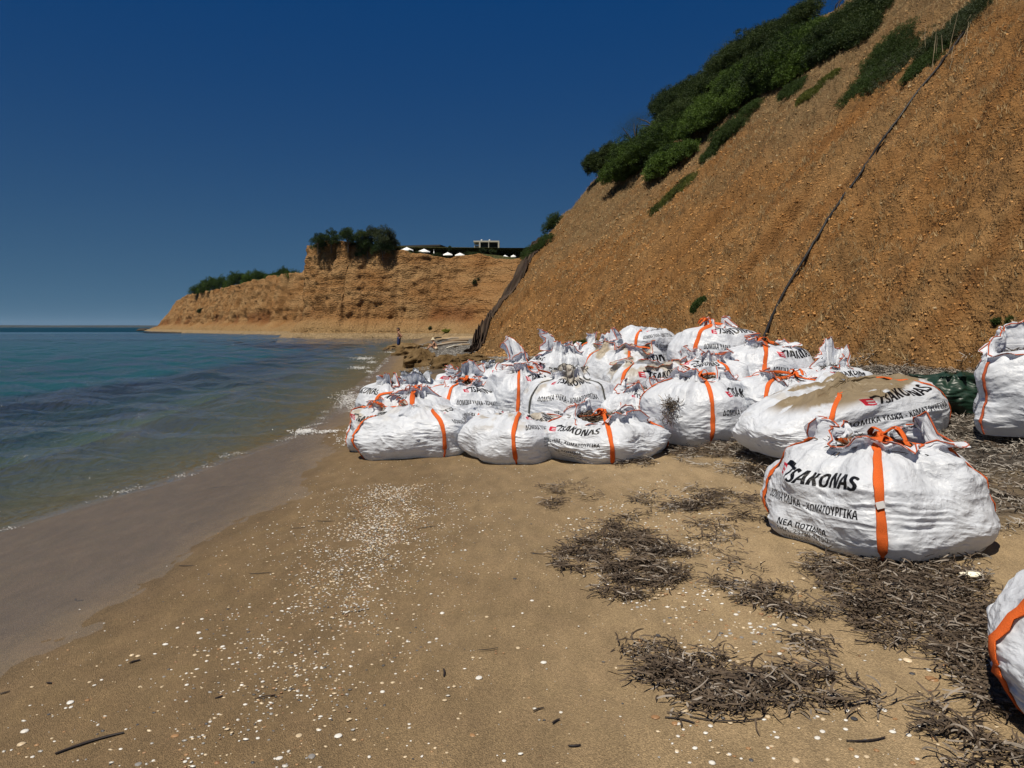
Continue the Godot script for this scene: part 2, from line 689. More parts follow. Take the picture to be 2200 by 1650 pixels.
func bed_color(x: float, d: float, s: float) -> Color:
	# sand and seagrass meadows under the water
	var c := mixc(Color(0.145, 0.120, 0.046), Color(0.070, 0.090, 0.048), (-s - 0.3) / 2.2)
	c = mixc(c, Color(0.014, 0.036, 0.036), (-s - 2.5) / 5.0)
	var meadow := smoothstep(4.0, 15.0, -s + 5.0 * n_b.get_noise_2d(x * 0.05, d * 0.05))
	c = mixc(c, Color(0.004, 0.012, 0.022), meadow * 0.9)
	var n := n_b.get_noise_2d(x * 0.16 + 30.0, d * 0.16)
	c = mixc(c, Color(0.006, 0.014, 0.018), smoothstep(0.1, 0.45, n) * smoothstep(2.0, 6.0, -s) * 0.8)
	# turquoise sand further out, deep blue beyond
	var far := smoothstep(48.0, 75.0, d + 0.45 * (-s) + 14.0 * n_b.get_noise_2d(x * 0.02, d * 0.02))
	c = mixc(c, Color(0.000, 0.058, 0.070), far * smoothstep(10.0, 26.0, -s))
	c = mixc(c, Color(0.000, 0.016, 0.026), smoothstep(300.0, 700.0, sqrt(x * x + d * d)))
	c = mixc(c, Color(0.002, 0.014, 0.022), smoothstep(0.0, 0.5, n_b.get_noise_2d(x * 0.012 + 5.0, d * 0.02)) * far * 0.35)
	return c

func build_ground() -> void:
	# rows away from the shore of the camera
	var rows: Array = [-7.0]
	while rows[-1] < 126.0:
		var d: float = rows[-1]
		rows.append(d + (0.35 if d < 0.0 else 0.06 + 0.010 * d))
	var offs: Array = [-5.0]
	while offs[-1] < 34.0:
		var s: float = offs[-1]
		offs.append(s + (0.10 if s < 13.0 else 0.3))
	var nu := offs.size()
	var nv := rows.size()
	var p := PackedVector3Array()
	var c := PackedColorArray()
	p.resize(nu * nv)
	c.resize(nu * nv)
	for j in nv:
		var d: float = rows[j]
		var sh := shore(d)
		var wl := wetline(d)
		for i in nu:
			var x: float = sh + offs[i]
			var y := ground(x, d)
			# small footprints, ripples
			var k := clampf((x - wl) / 1.0, 0.0, 1.0)
			y += k * 0.014 * n_b.get_noise_2d(x * 3.2, d * 2.4) * clampf(0.4 + n_a.get_noise_2d(x * 0.8, d * 0.8), 0.1, 1.0)
			p[j * nu + i] = Vector3(x, y, -d)
			var col: Color
			var s: float = offs[i]
			var t := hill_ut(x, d).y
			if s < 0.0:
				col = bed_color(x, d, s)
				col = mixc(WET, col, -s / 0.4)
			else:
				var n := n_b.get_noise_2d(x * 0.8, d * 0.5)
				col = mixc(WET, DAMP, (x - wl + 0.80) / 0.75 + 0.25 * n)
				col = mixc(col, DRY, (x - wl - 1.0 + 0.5 * n) / 2.2)
				var pat := n_b.get_noise_2d(x * 1.7 + 4.0, d * 0.9 + 8.0)
				col = col * (1.0 + 0.10 * pat)
				# grey shingle of the far beach
				var pebbly := smoothstep(27.0, 33.0, d + 3.0 * n) * smoothstep(0.6, 1.4, x - wl + 0.6 * pat) * smoothstep(100.0, 80.0, d)
				col = mixc(col, Color(0.165, 0.150, 0.132), pebbly)
				# dry seagrass bank at the foot of the slope
				var bk := smoothstep(-7.0, -5.2, t + 1.2 * pat) * smoothstep(30.0, 24.0, d)
				col = mixc(col, BANK, bk)
			col.a = 1.0
			c[j * nu + i] = col
	struct("beach", grid(nu, nv, p, PackedVector2Array(), c, true), M.sand)

func wave(x: float, d: float, s: float, step: float) -> float:
	var k := clampf(-s / 2.6, 0.06, 1.0) * 1.15
	var h := 0.0
	if step < 1.7:
		h += 0.13 * n_a.get_noise_2d(x * 0.22 + d * 0.10, d * 0.42)
		h += 0.028 * sin((s * 1.7) + 1.8 * n_a.get_noise_2d(x * 0.2, d * 0.12))
	if step < 0.75:
		h += 0.115 * n_a.get_noise_2d(x * 0.46 + 40.0 - d * 0.15, d * 0.95)
	if step < 0.28:
		h += 0.045 * n_a.get_noise_2d(x * 1.5 + 11.0, d * 2.4)
	h *= k
	var line := -0.55 + 0.25 * n_a.get_noise_2d(d * 0.35, 50.0)
	if d < 60.0:
		h += 0.045 * exp(-pow((s - line) / 0.30, 2.0)) * (0.6 + 0.5 * n_a.get_noise_2d(d * 0.5, 70.0))
	return h

func build_water() -> void:
	var rows: Array = [-12.0]
	while rows[-1] < 270.0:
		var d: float = rows[-1]
		rows.append(d + (0.5 if d < 1.5 else minf(0.07 + 0.0085 * (d - 1.5), 0.62)))
	var offs: Array = [0.25]
	while offs[-1] > -26000.0:
		var s: float = offs[-1]
		offs.append(s - (0.07 + 0.010 * absf(s) if s > -190.0 else absf(s) * 0.08))
	var nu := offs.size()
	var nv := rows.size()
	var p := PackedVector3Array()
	p.resize(nu * nv)
	for j in nv:
		var d: float = rows[j]
		var sh := shore(minf(d, 125.0))
		var right := sh + maxf(0.0, d - 125.0) * 1.2
		var dd: float = rows[mini(j + 1, nv - 1)] - d
		for i in nu:
			var s: float = offs[i]
			var ds: float = offs[maxi(i - 1, 0)] - s
			var x := right + s * (1.0 if d < 125.0 else 1.0 + (d - 125.0) / 26000.0)
			p[j * nu + i] = Vector3(x, wave(x, d, s if d < 125.0 else -9.0, maxf(dd, ds * 0.5)), -d)
	struct("sea", grid(nu, nv, p, PackedVector2Array(), PackedColorArray(), false), M.water)
	# the open sea, too far away to see into
	var op := PackedVector3Array()
	for j in 2:
		for i in 2:
			op.append(Vector3([-26000.0, 3000.0][i], -0.03, [-268.0, -26000.0][j]))
	struct("open_sea", grid(2, 2, op, PackedVector2Array(), PackedColorArray(), true), mat(0.45, 0.22, false, lin(0.003, 0.028, 0.044)))
	# the sea floor
	rows = [-12.0]
	while rows[-1] < 26000.0:
		var d: float = rows[-1]
		rows.append(d + (0.5 if d < 30.0 else d * 0.03))
		if d > 300.0:
			break
	offs = [-4.6]
	while offs[-1] > -26000.0:
		var s: float = offs[-1]
		offs.append(s - maxf(0.3, absf(s) * 0.035))
	nu = offs.size()
	nv = rows.size()
	p = PackedVector3Array()
	var c := PackedColorArray()
	p.resize(nu * nv)
	c.resize(nu * nv)
	for j in nv:
		var d: float = rows[j]
		var sh := shore(minf(d, 125.0))
		var right := sh + maxf(0.0, d - 125.0) * 1.2
		for i in nu:
			var s: float = offs[i]
			var x := right + s
			p[j * nu + i] = Vector3(x, maxf(0.11 * s, -3.2) - 0.03, -d)
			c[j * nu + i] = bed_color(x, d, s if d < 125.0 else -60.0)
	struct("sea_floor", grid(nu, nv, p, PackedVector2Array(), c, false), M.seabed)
	# thin film left on the sand by the last wave
	rows = [-2.0]
	while rows[-1] < 60.0:
		var d: float = rows[-1]
		rows.append(d + 0.10 + 0.012 * maxf(0.0, d))
	nu = 120
	nv = rows.size()
	p = PackedVector3Array()
	p.resize(nu * nv)
	for j in nv:
		var d: float = rows[j]
		var a := shore(d) - 0.3
		var b := wetline(d)
		for i in nu:
			var f := float(i) / (nu - 1)
			var x := lerpf(a, b + 0.35, f)
			var edge := (b - x) / 0.45 + 0.5 * n_a.get_noise_2d(x * 0.5, d * 0.6) + 0.4 * n_b.get_noise_2d(x * 6.0, d * 4.0)
			p[j * nu + i] = Vector3(x, ground(x, d) + lerpf(-0.012, 0.007, clampf(edge, 0.0, 1.0)), -d)
	struct("wet_sand_film", grid(nu, nv, p, PackedVector2Array(), PackedColorArray(), true), M.film)
	# foam where the little waves break
	var blob := stone_mesh(3, 3, 5, 0.3, 0.5)
	var xf := []
	var col := []
	var spots := [[748, 858, 26, 18, 300], [762, 880, 16, 10, 80], [655, 928, 24, 5, 200], [700, 932, 36, 3, 70], [780, 770, 22, 3, 160], [772, 790, 20, 3, 110], [800, 778, 12, 2, 60], [795, 798, 10, 2, 40], [738, 955, 30, 20, 40], [450, 712, 30, 1.0, 20], [560, 718, 60, 1.2, 60], [840, 757, 16, 1.5, 40]]
	for q in spots:
		for i in q[4] * 2:
			var px: float = q[0] + rng.randfn() * q[2] * 0.5
			var py: float = q[1] + rng.randfn() * q[3] * 0.5
			var r := toward(px, py)
			var w := EYE + r * ((EYE.y - 0.03) / -r.y)
			var y := maxf(0.0, ground(w.x, -w.z)) + 0.02
			var sz := rng.randf_range(0.003, 0.010) * (1.0 + w.length() * 0.035)
			xf.append(Transform3D(Basis(Vector3.UP, rng.randf() * TAU).scaled(Vector3(sz * rng.randf_range(0.7, 2.0), sz * 0.7, sz)), Vector3(w.x, y + rng.randf() * 0.03, w.z)))
			col.append(grey(rng.randf_range(0.6, 0.85)))
	# thin lacy line of bubbles along the water's edge
	for i in 5200:
		var d := 4.5 + 40.0 * pow(rng.randf(), 2.0)
		var keep := n_b.get_noise_2d(d * 1.3, 12.0)
		if keep < -0.05 + 0.3 * rng.randf():
			continue
		var s := -0.12 + 0.22 * n_b.get_noise_2d(d * 0.6, 33.0) + rng.randfn() * 0.05
		var x := shore(d) + s
		var sz := rng.randf_range(0.002, 0.006) * (1.0 + d * 0.03)
		xf.append(Transform3D(Basis().scaled(Vector3(sz * 1.6, sz * 0.5, sz)), Vector3(x, maxf(wave(x, d, s, 0.1), ground(x, d)) + 0.008, -d)))
		col.append(grey(rng.randf_range(0.45, 0.75)))
	scatter("sea_foam", blob, M.foam, xf, col)

func build_hill() -> void:
	var ts := []
	var t0 := -3.0
	while t0 < 60.0:
		ts.append(t0)
		t0 += 0.10 if t0 < 14.0 else (0.18 if t0 < 22.0 else 0.8)
	var vs := []
	var v0 := -8.0
	while v0 < 52.0:
		vs.append(v0)
		v0 += 0.25 if v0 < -1.0 else (0.16 if v0 < 14.0 else (0.09 if v0 < 42.0 else 0.3))
	var nu := vs.size()
	var nv := ts.size()
	var p := PackedVector3Array()
	var c := PackedColorArray()
	p.resize(nu * nv)
	c.resize(nu * nv)
	for j in nv:
		var t: float = ts[j]
		for i in nu:
			var v: float = vs[i]
			var u := v + lerp_table(EDGE, t)
			var q := hill_point(u, t)
			var lump := n_r.get_noise_2d(u * 2.2 + 40.0, t * 2.2) * 0.085 * clampf(t + 0.8, 0.0, 1.0)
			p[j * nu + i] = q + Vector3(-0.6, 0.7, 0.2) * lump
			c[j * nu + i] = hill_color(u, t)
	struct("hillside", grid(nu, nv, p, PackedVector2Array(), c, true), M.earth)
	# loose clods of earth
	var meshes := [stone_mesh(1, 4, 6, 0.45, 0.8), stone_mesh(2, 4, 6, 0.5, 0.7), stone_mesh(5, 4, 5, 0.5, 0.9)]
	var xf := [[], [], []]
	var col := [[], [], []]
	for i in 240000:
		var t := pow(rng.randf(), 1.5) * 20.0 - 0.5
		var u := lerp_table(EDGE, t) + pow(rng.randf(), 0.62) * 44.0
		var near := clampf(u / 34.0, 0.0, 1.0)
		var n := n_b.get_noise_2d(u * 0.35, t * 0.35)
		if rng.randf() > 0.65 + n:
			continue
		var sz := (0.011 + 0.030 * pow(rng.randf(), 9.0)) * lerpf(2.0, 0.95, near)
		var q := hill_point(u, t)
		var b := Basis.from_euler(Vector3(rng.randf() * TAU, rng.randf() * TAU, rng.randf() * TAU)).scaled(Vector3(sz * rng.randf_range(0.8, 1.4), sz, sz))
		var k := rng.randi() % 3
		xf[k].append(Transform3D(b, q + Vector3(-0.3, 0.4, 0.1) * sz * rng.randf_range(-0.3, 0.6)))
		var cc := hill_color(u, t) * rng.randf_range(0.38, 0.82)
		if rng.randf() < 0.035:
			cc = Color(0.36, 0.27, 0.16)
		col[k].append(cc)
	for k in 3:
		scatter("earth_clods", meshes[k], M.clod, xf[k], col[k])

func hill_point(u: float, t: float) -> Vector3:
	var x := TX + AX * u - AD * t
	var d := TD + AD * u + AX * t
	var y := hill_at(u, t)
	return Vector3(x, y, -d)

func hill_color(u: float, t: float) -> Color:
	var a := n_b.get_noise_2d(u * 0.13 + 9.0, t * 0.13)
	var b := n_b.get_noise_2d(u * 0.7, t * 0.7 + 50.0)
	var c := mixc(Color(0.54, 0.270, 0.092), Color(0.63, 0.360, 0.148), 0.5 + a * 0.9 + b * 0.4)
	c = mixc(c, Color(0.30, 0.165, 0.068), smoothstep(0.1, 0.6, b) * 0.5)
	var rill := n_b.get_noise_2d(u * 1.1 + 17.0, t * 0.13)
	c = mixc(c, Color(0.46, 0.20, 0.060), smoothstep(0.0, 0.5, rill + 0.25 * a) * 0.55)
	# dry grass cover higher up and towards the spur
	var dry := smoothstep(3.0, 13.0, t + 5.0 * a - 0.16 * u)
	c = mixc(c, Color(0.39, 0.275, 0.145), dry * 0.75)
	c = mixc(c, Color(0.47, 0.30, 0.14), smoothstep(2.0, 0.0, t) * 0.5)
	return c

# ---------- the cliffs along the bay ----------
# base: list of [x, d, height, setback of the top]; rows climb from a shelf at the water to the top and run back over the plateau
func cliff_mesh(base: Array, step: float, nrow: int, sd: float, shelf: float, back: float, rough: float) -> ArrayMesh:
	var pts := []
	for i in base.size() - 1:
		var a: Array = base[i]
		var b: Array = base[i + 1]
		var n := maxi(1, int(Vector2(a[0], a[1]).distance_to(Vector2(b[0], b[1])) / step))
		for k in n:
			var f := float(k) / n
			var row := []
			for q in 4:
				row.append(lerpf(a[q], b[q], f))
			pts.append(row)
	pts.append(base[-1])
	# soften the corners of the plan
	for pass_ in 6:
		var q := pts.duplicate(true)
		for i in range(1, pts.size() - 1):
			for k in 4:
				q[i][k] = (pts[i - 1][k] + 2.0 * pts[i][k] + pts[i + 1][k]) * 0.25
		pts = q
	var nu := pts.size()
	var nshelf := 5
	var nback := 7
	var nv := nshelf + nrow + nback
	var p := PackedVector3Array()
	var c := PackedColorArray()
	p.resize(nu * nv)
	c.resize(nu * nv)
	var run := 0.0
	for i in nu:
		var a: Array = pts[maxi(i - 3, 0)]
		var b: Array = pts[mini(i + 3, nu - 1)]
		var tan := Vector2(b[0] - a[0], b[1] - a[1]).normalized()
		var out := Vector2(tan.y, -tan.x)
		if i > 0:
			run += Vector2(pts[i][0], pts[i][1]).distance_to(Vector2(pts[i - 1][0], pts[i - 1][1]))
		var hgt: float = pts[i][2] * (1.0 + 0.035 * n_a.get_noise_2d(run * 0.16 + sd, 1.0) + 0.03 * n_b.get_noise_2d(run * 0.5 + sd, 4.0))
		for j in nv:
			var off := 0.0
			var y := 0.0
			var col := Color(0.35, 0.25, 0.14)
			var q := Vector3(run, 0, sd * 31.0)
			if j < nshelf:
				var f := float(j) / nshelf
				off = shelf * (0.5 + 1.1 * (1.0 - f) * (0.75 + 0.5 * n_b.get_noise_2d(run * 0.15, sd)))
				y = -0.25 + 1.15 * pow(f, 0.6) + 0.22 * n_b.get_noise_2d(run * 0.7, f * 3.0 + sd)
				if j == 0:
					y = -0.9
				col = Color(0.40, 0.29, 0.165) * (1.0 + 0.3 * n_b.get_noise_2d(run * 0.6, f * 4.0))
			elif j < nshelf + nrow:
				var f := float(j - nshelf) / (nrow - 1)
				y = 0.9 + (hgt - 0.9) * f
				var pr := f
				off = -pts[i][3] * pr
				# talus at the foot, red band, beds and gullies above
				var foot := smoothstep(0.17 + 0.08 * n_a.get_noise_2d(run * 0.09, sd + 8.0), 0.0, f)
				off += foot * shelf * 0.55
				var rock := rough * (1.0 - foot * 0.4)
				var big := n_b.get_noise_3d(run * 0.075, y * 0.05, sd)
				var gully := n_r.get_noise_2d(run * 0.17 + sd, y * 0.02)
				var beds := n_b.get_noise_3d(run * 0.06, y * 1.1, sd + 5.0)
				var bits := n_c.get_noise_3d(run * 0.45, y * 0.5, sd + 9.0)
				off += rock * (1.1 * big - 1.9 * maxf(0.0, gully - 0.15) + 0.26 * beds + 1.0 * bits)
				off += rock * 0.9 * smoothstep(0.10, 0.18, f) * smoothstep(0.42, 0.24, f) * -1.0 * (0.6 + n_a.get_noise_2d(run * 0.12, 60.0))
				var tone := n_b.get_noise_3d(run * 0.10, y * 0.22, sd + 20.0)
				col = mixc(Color(0.35, 0.18, 0.07), Color(0.43, 0.26, 0.12), 0.5 + tone * 1.1 + beds * 0.35)
				var red := smoothstep(0.08, 0.18, f) * smoothstep(0.42, 0.26, f) * smoothstep(-0.2, 0.25, n_a.get_noise_2d(run * 0.06 + 5.0, sd))
				col = mixc(col, Color(0.22, 0.085, 0.032), red * 0.7)
				col = mixc(col, Color(0.38, 0.245, 0.115), foot)
				col = mixc(col, Color(0.21, 0.12, 0.055), smoothstep(0.55, 0.95, gully) * 0.6)
			else:
				var f := float(j - nshelf - nrow + 1) / nback
				off = -pts[i][3] - back * f * f
				y = hgt + 0.6 * n_b.get_noise_2d(run * 0.3, f * 4.0) * f
				col = Color(0.11, 0.11, 0.045)
			p[j * nu + i] = Vector3(pts[i][0] + out.x * off, y, -(pts[i][1] + out.y * off))
			c[j * nu + i] = col
	cliff_points.append_array(p)
	return grid(nu, nv, p, PackedVector2Array(), c, true)

var cliff_points := PackedVector3Array()
var NEAR_CLIFF := [[-52, 205, 14.5, 3.0], [-42, 160, 15.0, 3.0], [-37.8, 131, 15.9, 1.6], [-35, 126.0, 16.1, 3.6], [-29, 122.5, 16.1, 5.0], [-22, 122.5, 15.3, 5.2], [-16, 121.5, 14.2, 5.4], [-11, 119.5, 13.7, 6.0], [-7, 116, 13.2, 9.0], [-3.5, 110, 12.7, 13.0], [0, 102, 12.1, 16.0], [5, 92, 12.2, 18.0], [13, 82, 13, 18.0]]
var FAR_CLIFF := [[-183, 392, 6, 8], [-170, 350, 9, 8], [-156, 327, 13.8, 8], [-136, 297, 15.0, 6], [-106, 254, 14.6, 4.5], [-80, 212, 14.8, 4.5], [-62, 187, 15.4, 4], [-52, 176, 15.8, 6], [-40, 170, 16, 5]]

func build_coast() -> void:
	struct("headland_cliff", cliff_mesh(NEAR_CLIFF, 0.22, 84, 1.0, 3.0, 70.0, 0.6), M.cliff)
	struct("far_headland_cliff", cliff_mesh(FAR_CLIFF, 0.6, 50, 4.0, 3.2, 60.0, 0.75), M.cliff)
	# low rock off the point
	var rk := obj("rock", stone_mesh(12, 8, 12, 0.6, 0.4), mat(0.9, 0.2, false, lin(0.06, 0.05, 0.04)))
	rk.position = Vector3(-183, 0.1, -368)
	rk.scale = Vector3(4.0, 2.4, 3.0)
	tag(rk, "small dark rock in the sea off the tip of the far headland", "rock", "")
	# the opposite coast, far across the gulf
	var nu := 220
	var nv := 5
	var p := PackedVector3Array()
	p.resize(nu * nv)
	var c := PackedColorArray()
	c.resize(nu * nv)
	for j in nv:
		for i in nu:
			var x := lerpf(-9500.0, 1500.0, float(i) / (nu - 1))
			var f := float(j) / (nv - 1)
			var h := 21.0 + 9.0 * n_b.get_noise_2d(x * 0.0011, 2.0) + 5.0 * n_b.get_noise_2d(x * 0.006, 6.0)
			h *= smoothstep(-9000.0, -6000.0, x) * 0.35 + 0.65
			p[j * nu + i] = Vector3(x, -2.0 + h * [0.0, 0.35, 0.8, 1.0, 1.0][j], -6800.0 - [0, 40, 250, 600, 1500][j])
			c[j * nu + i] = mixc(Color(0.055, 0.055, 0.05), Color(0.03, 0.035, 0.03), 0.5 + n_b.get_noise_2d(x * 0.004, f * 3.0))
	struct("distant_hills", grid(nu, nv, p, PackedVector2Array(), c, true), M.seabed)

func build_hotel() -> void:
	# concrete hotel block on the plateau
	var t := thing("hotel_block", "pale concrete hotel block with two dark recessed openings on the cliff top", "building")
	var b := away(1044, 540, 150.0)
	t.position = Vector3(b.x, 13.0, b.z)
	var top := away(1044, 517, 150.0).y - 13.0
	var pale := mat(0.8, 0.3, false, lin(0.42, 0.40, 0.34))
	var dark := mat(0.6, 0.3, false, lin(0.045, 0.05, 0.055))
	var p := PackedVector3Array()
	var ix := PackedInt32Array()
	box_into(p, ix, Vector3(0.1, top - 0.15, -2.4), Vector3(5.2, 0.3, 5.0))      # roof slab
	box_into(p, ix, Vector3(2.55, (top - 0.31) / 2, -2.4), Vector3(0.3, top - 0.31, 5.0))
	box_into(p, ix, Vector3(0.55, (top - 0.31) / 2, -2.4), Vector3(0.14, top - 0.31, 5.0))
	box_into(p, ix, Vector3(-1.25, (top - 0.31) / 2, -2.4), Vector3(0.3, top - 0.31, 5.0))
	box_into(p, ix, Vector3(0.65, (top - 0.31) / 2, -4.7), Vector3(3.4, top - 0.31, 0.3))
	obj("wall", indexed(p, ix), pale, t)
	for k in 2:
		obj("shutter", box(Vector3([-0.33, 1.5][k], (top - 0.4) / 2, -1.0 - 0.5 * k), Vector3([1.5, 1.75][k], top - 0.6, 0.08)), dark, t)
	p = PackedVector3Array()
	ix = PackedInt32Array()
	for q in [[-1.9, top - 0.9, -2.0, 1.0, 0.5], [-2.6, 4.2, -2.0, 0.9, 8.4]]:
		box_into(p, ix, Vector3(q[0], q[1] - q[4] / 2, q[2]), Vector3(q[3], q[4], 3.0))
	obj("side_wall", indexed(p, ix), pale, t)
	for k in 2:
		var v := obj("roof_vent", stone_mesh(2, 4, 8, 0.0), mat(0.4, 0.5, false, grey(0.85)), t)
		v.position = Vector3(-0.9 + 1.6 * k, top + 0.15, -0.6)
		v.scale = Vector3(0.2, 0.16, 0.2)
	# low terrace canopy in front of it
	t = thing("terrace_canopy", "long low dark roofed terrace in front of the concrete hotel block", "canopy")
	var a := away(1015, 545, 143.0)
	t.position = Vector3(a.x, 13.4, a.z)
	var y1 := away(1015, 536.5, 143.0).y - 13.4
	var brown := mat(0.8, 0.2, false, lin(0.05, 0.035, 0.028))
	obj("roof", box(Vector3(0.6, y1, 0), Vector3(5.6, 0.4, 3.0)), brown, t)
	obj("low_wall", box(Vector3(0.6, y1 - 1.35, 0.6), Vector3(5.6, 0.3, 0.3)), pale, t)
	obj("back_wall", box(Vector3(0.6, (y1 - 0.3) / 2, -1.3), Vector3(5.4, y1 - 0.3, 0.2)), dark, t)
	for k in 4:
		obj("post", box(Vector3(-1.9 + k * 1.66, (y1 - 0.3) / 2, 1.2), Vector3(0.14, y1 - 0.3, 0.14)), brown, t)
	# long dark pavilion to the left
	t = thing("pavilion", "long dark flat roofed pavilion behind the first white parasols", "building")
	a = away(905, 540, 150.0)
	t.position = Vector3(a.x, 13.0, a.z)
	t.rotation.y = -0.22
	var y2 := away(905, 531, 150.0).y - 13.0
	obj("roof", box(Vector3(0, y2, 0), Vector3(9.6, 0.28, 5.0)), mat(0.8, 0.2, false, lin(0.06, 0.055, 0.05)), t)
	obj("back_wall", box(Vector3(0, (y2 - 0.2) / 2, -2.0), Vector3(9.4, y2 - 0.2, 0.2)), dark, t)
	for k in 6:
		obj("window", box(Vector3(-3.9 + k * 1.56, (y2 - 0.2) / 2, -1.4), Vector3(1.4, y2 - 0.6, 0.06)), mat(0.15, 0.6, false, lin(0.03, 0.04, 0.05)), t)
		obj("post", box(Vector3(-4.5 + k * 1.8, (y2 - 0.2) / 2, 2.2), Vector3(0.12, y2 - 0.2, 0.12)), brown, t)
	# white parasols along the cliff edge
	var where := ["leftmost, beside the dark trees", "high one in front of the pavilion", "low one below its taller neighbour by the pavilion", "folded one between the pavilion parasols", "one in front of the small palm", "one left of the terrace wall", "small low one in front of the terrace", "one just right of the hotel block", "last one, beside the dark sheet on the spur"]
	var i := 0
	for q in [[874, 531, 27], [911, 534.5, 26], [904, 540, 24], [932, 537, 6], [962, 542, 22], [988, 543, 21], [993, 549, 15], [1085, 548, 15], [1103, 547.5, 12]]:
		var w := away(q[0], q[1], 134.0)
		var r: float = q[2] / PXF * 134.0 / 2.0
		t = thing("parasol", "white parasol on the cliff top, %s" % where[i], "parasol", Vector3(w.x, 13.2, w.z), 0.3 * i, "white parasols on the cliff top")
		i += 1
		var h: float = w.y - 13.2
		var cp := PackedVector3Array([Vector3(0, h, 0)])
		var ci := PackedInt32Array()
		var hh := r * 0.42 if r > 0.5 else 1.5
		for k in 8:
			var rr := r * (1.0 if k % 2 == 0 else 0.93)
			cp.append(Vector3(cos(TAU * k / 8) * rr, h - hh, sin(TAU * k / 8) * rr))
		for k in 8:
			cp.append(cp[1 + k] + Vector3(0, -0.22 if r > 0.5 else -0.05, 0))
		for k in 8:
			var n := (k + 1) % 8
			ci.append_array([0, 1 + k, 1 + n, 1 + k, 9 + k, 1 + n, 1 + n, 9 + k, 9 + n])
		obj("canopy", indexed(cp, ci), mat(0.8, 0.2, false, grey(0.9)), t)
		obj("pole", tube([Vector3(0, -1.5, 0), Vector3(0, h + 0.1, 0)], [0.04, 0.04], 6), mat(0.5, 0.4, false, grey(0.7)), t)

# ---------- plants ----------
func leaf_clump(sd: int, n: int, size: float, long := 1.0) -> ArrayMesh:
	var r := RandomNumberGenerator.new()
	r.seed = sd
	var p := PackedVector3Array()
	var idx := PackedInt32Array()
	var nn := PackedVector3Array()
	for i in n:
		var d := Vector3(r.randfn(), r.randfn(), r.randfn()).normalized()
		var c := d * pow(r.randf(), 0.5)
		var ax := (d + Vector3(r.randfn(), r.randfn(), r.randfn()) * 0.7).normalized()
		var sd2 := ax.cross(Vector3(r.randfn(), r.randfn(), r.randfn())).normalized()
		var l := size * r.randf_range(0.7, 1.3) * long
		var w := size * r.randf_range(0.35, 0.55)
		var b := p.size()
		var up := sd2.cross(ax) * w * 0.35
		p.append(c - ax * l * 0.5)
		p.append(c + sd2 * w * 0.5 + up)
		p.append(c + ax * l * 0.5)
		p.append(c - sd2 * w * 0.5 + up)
		idx.append_array([b, b + 1, b + 2, b, b + 2, b + 3])
	return indexed(p, idx)

func straw_tuft(sd: int, n: int) -> ArrayMesh:
	var r := RandomNumberGenerator.new()
	r.seed = sd
	var p := PackedVector3Array()
	var idx := PackedInt32Array()
	for i in n:
		var a := r.randf() * TAU
		var lean := r.randf_range(0.1, 0.9)
		var h := r.randf_range(0.5, 1.0)
		var o := Vector3(r.randfn() * 0.12, 0, r.randfn() * 0.12)
		var dir := Vector3(cos(a) * lean, 1, sin(a) * lean).normalized()
		var sidev := Vector3(-sin(a), 0, cos(a)) * 0.018
		var b := p.size()
		p.append(o - sidev)
		p.append(o + sidev)
		p.append(o + dir * h * 0.6 + sidev * 0.8)
		p.append(o + dir * h * 0.6 - sidev * 0.8)
		p.append(o + dir * h + Vector3(cos(a), -0.5, sin(a)) * 0.15 * lean)
		idx.append_array([b, b + 1, b + 2, b, b + 2, b + 3, b + 3, b + 2, b + 4])
	return indexed(p, idx)

var clumps := []

func make_clumps() -> void:
	if clumps.size() == 0:
		clumps = [leaf_clump(1, 22, 0.55), leaf_clump(2, 22, 0.5), leaf_clump(3, 26, 0.42, 1.7)]

# crown made of leaf clumps spread through a few overlapping lobes; lobes: [centre, radii]
func crown(parent: Node, called: String, lobes: Array, count: int, size: float, dark: Color, light: Color, kind := 0) -> void:
	make_clumps()
	var xf := []
	var col := []
	var total := 0.0
	for l in lobes:
		total += l[1].x * l[1].y
	for l in lobes:
		var tone := rng.randf_range(-0.35, 0.35)
		for i in int(count * l[1].x * l[1].y / total):
			var d := Vector3(rng.randfn(), rng.randfn(), rng.randfn()).normalized()
			if d.y < -0.5:
				d.y *= -0.6
			var rad := pow(rng.randf(), 0.28) * (1.0 + 0.38 * n_b.get_noise_3d(d.x * 1.6 + l[0].x, d.y * 1.6 + l[0].y, d.z * 1.6 + l[0].z))
			var q: Vector3 = l[0] + d * l[1] * rad
			var s := size * rng.randf_range(0.55, 1.2)
			xf.append(Transform3D(Basis.from_euler(Vector3(rng.randf() * TAU, rng.randf() * TAU, 0)).scaled(Vector3.ONE * s), q))
			col.append(mixc(dark, light, 0.5 + tone + rng.randfn() * 0.25))
	scatter(called, clumps[kind], M.leaf, xf, col, parent)

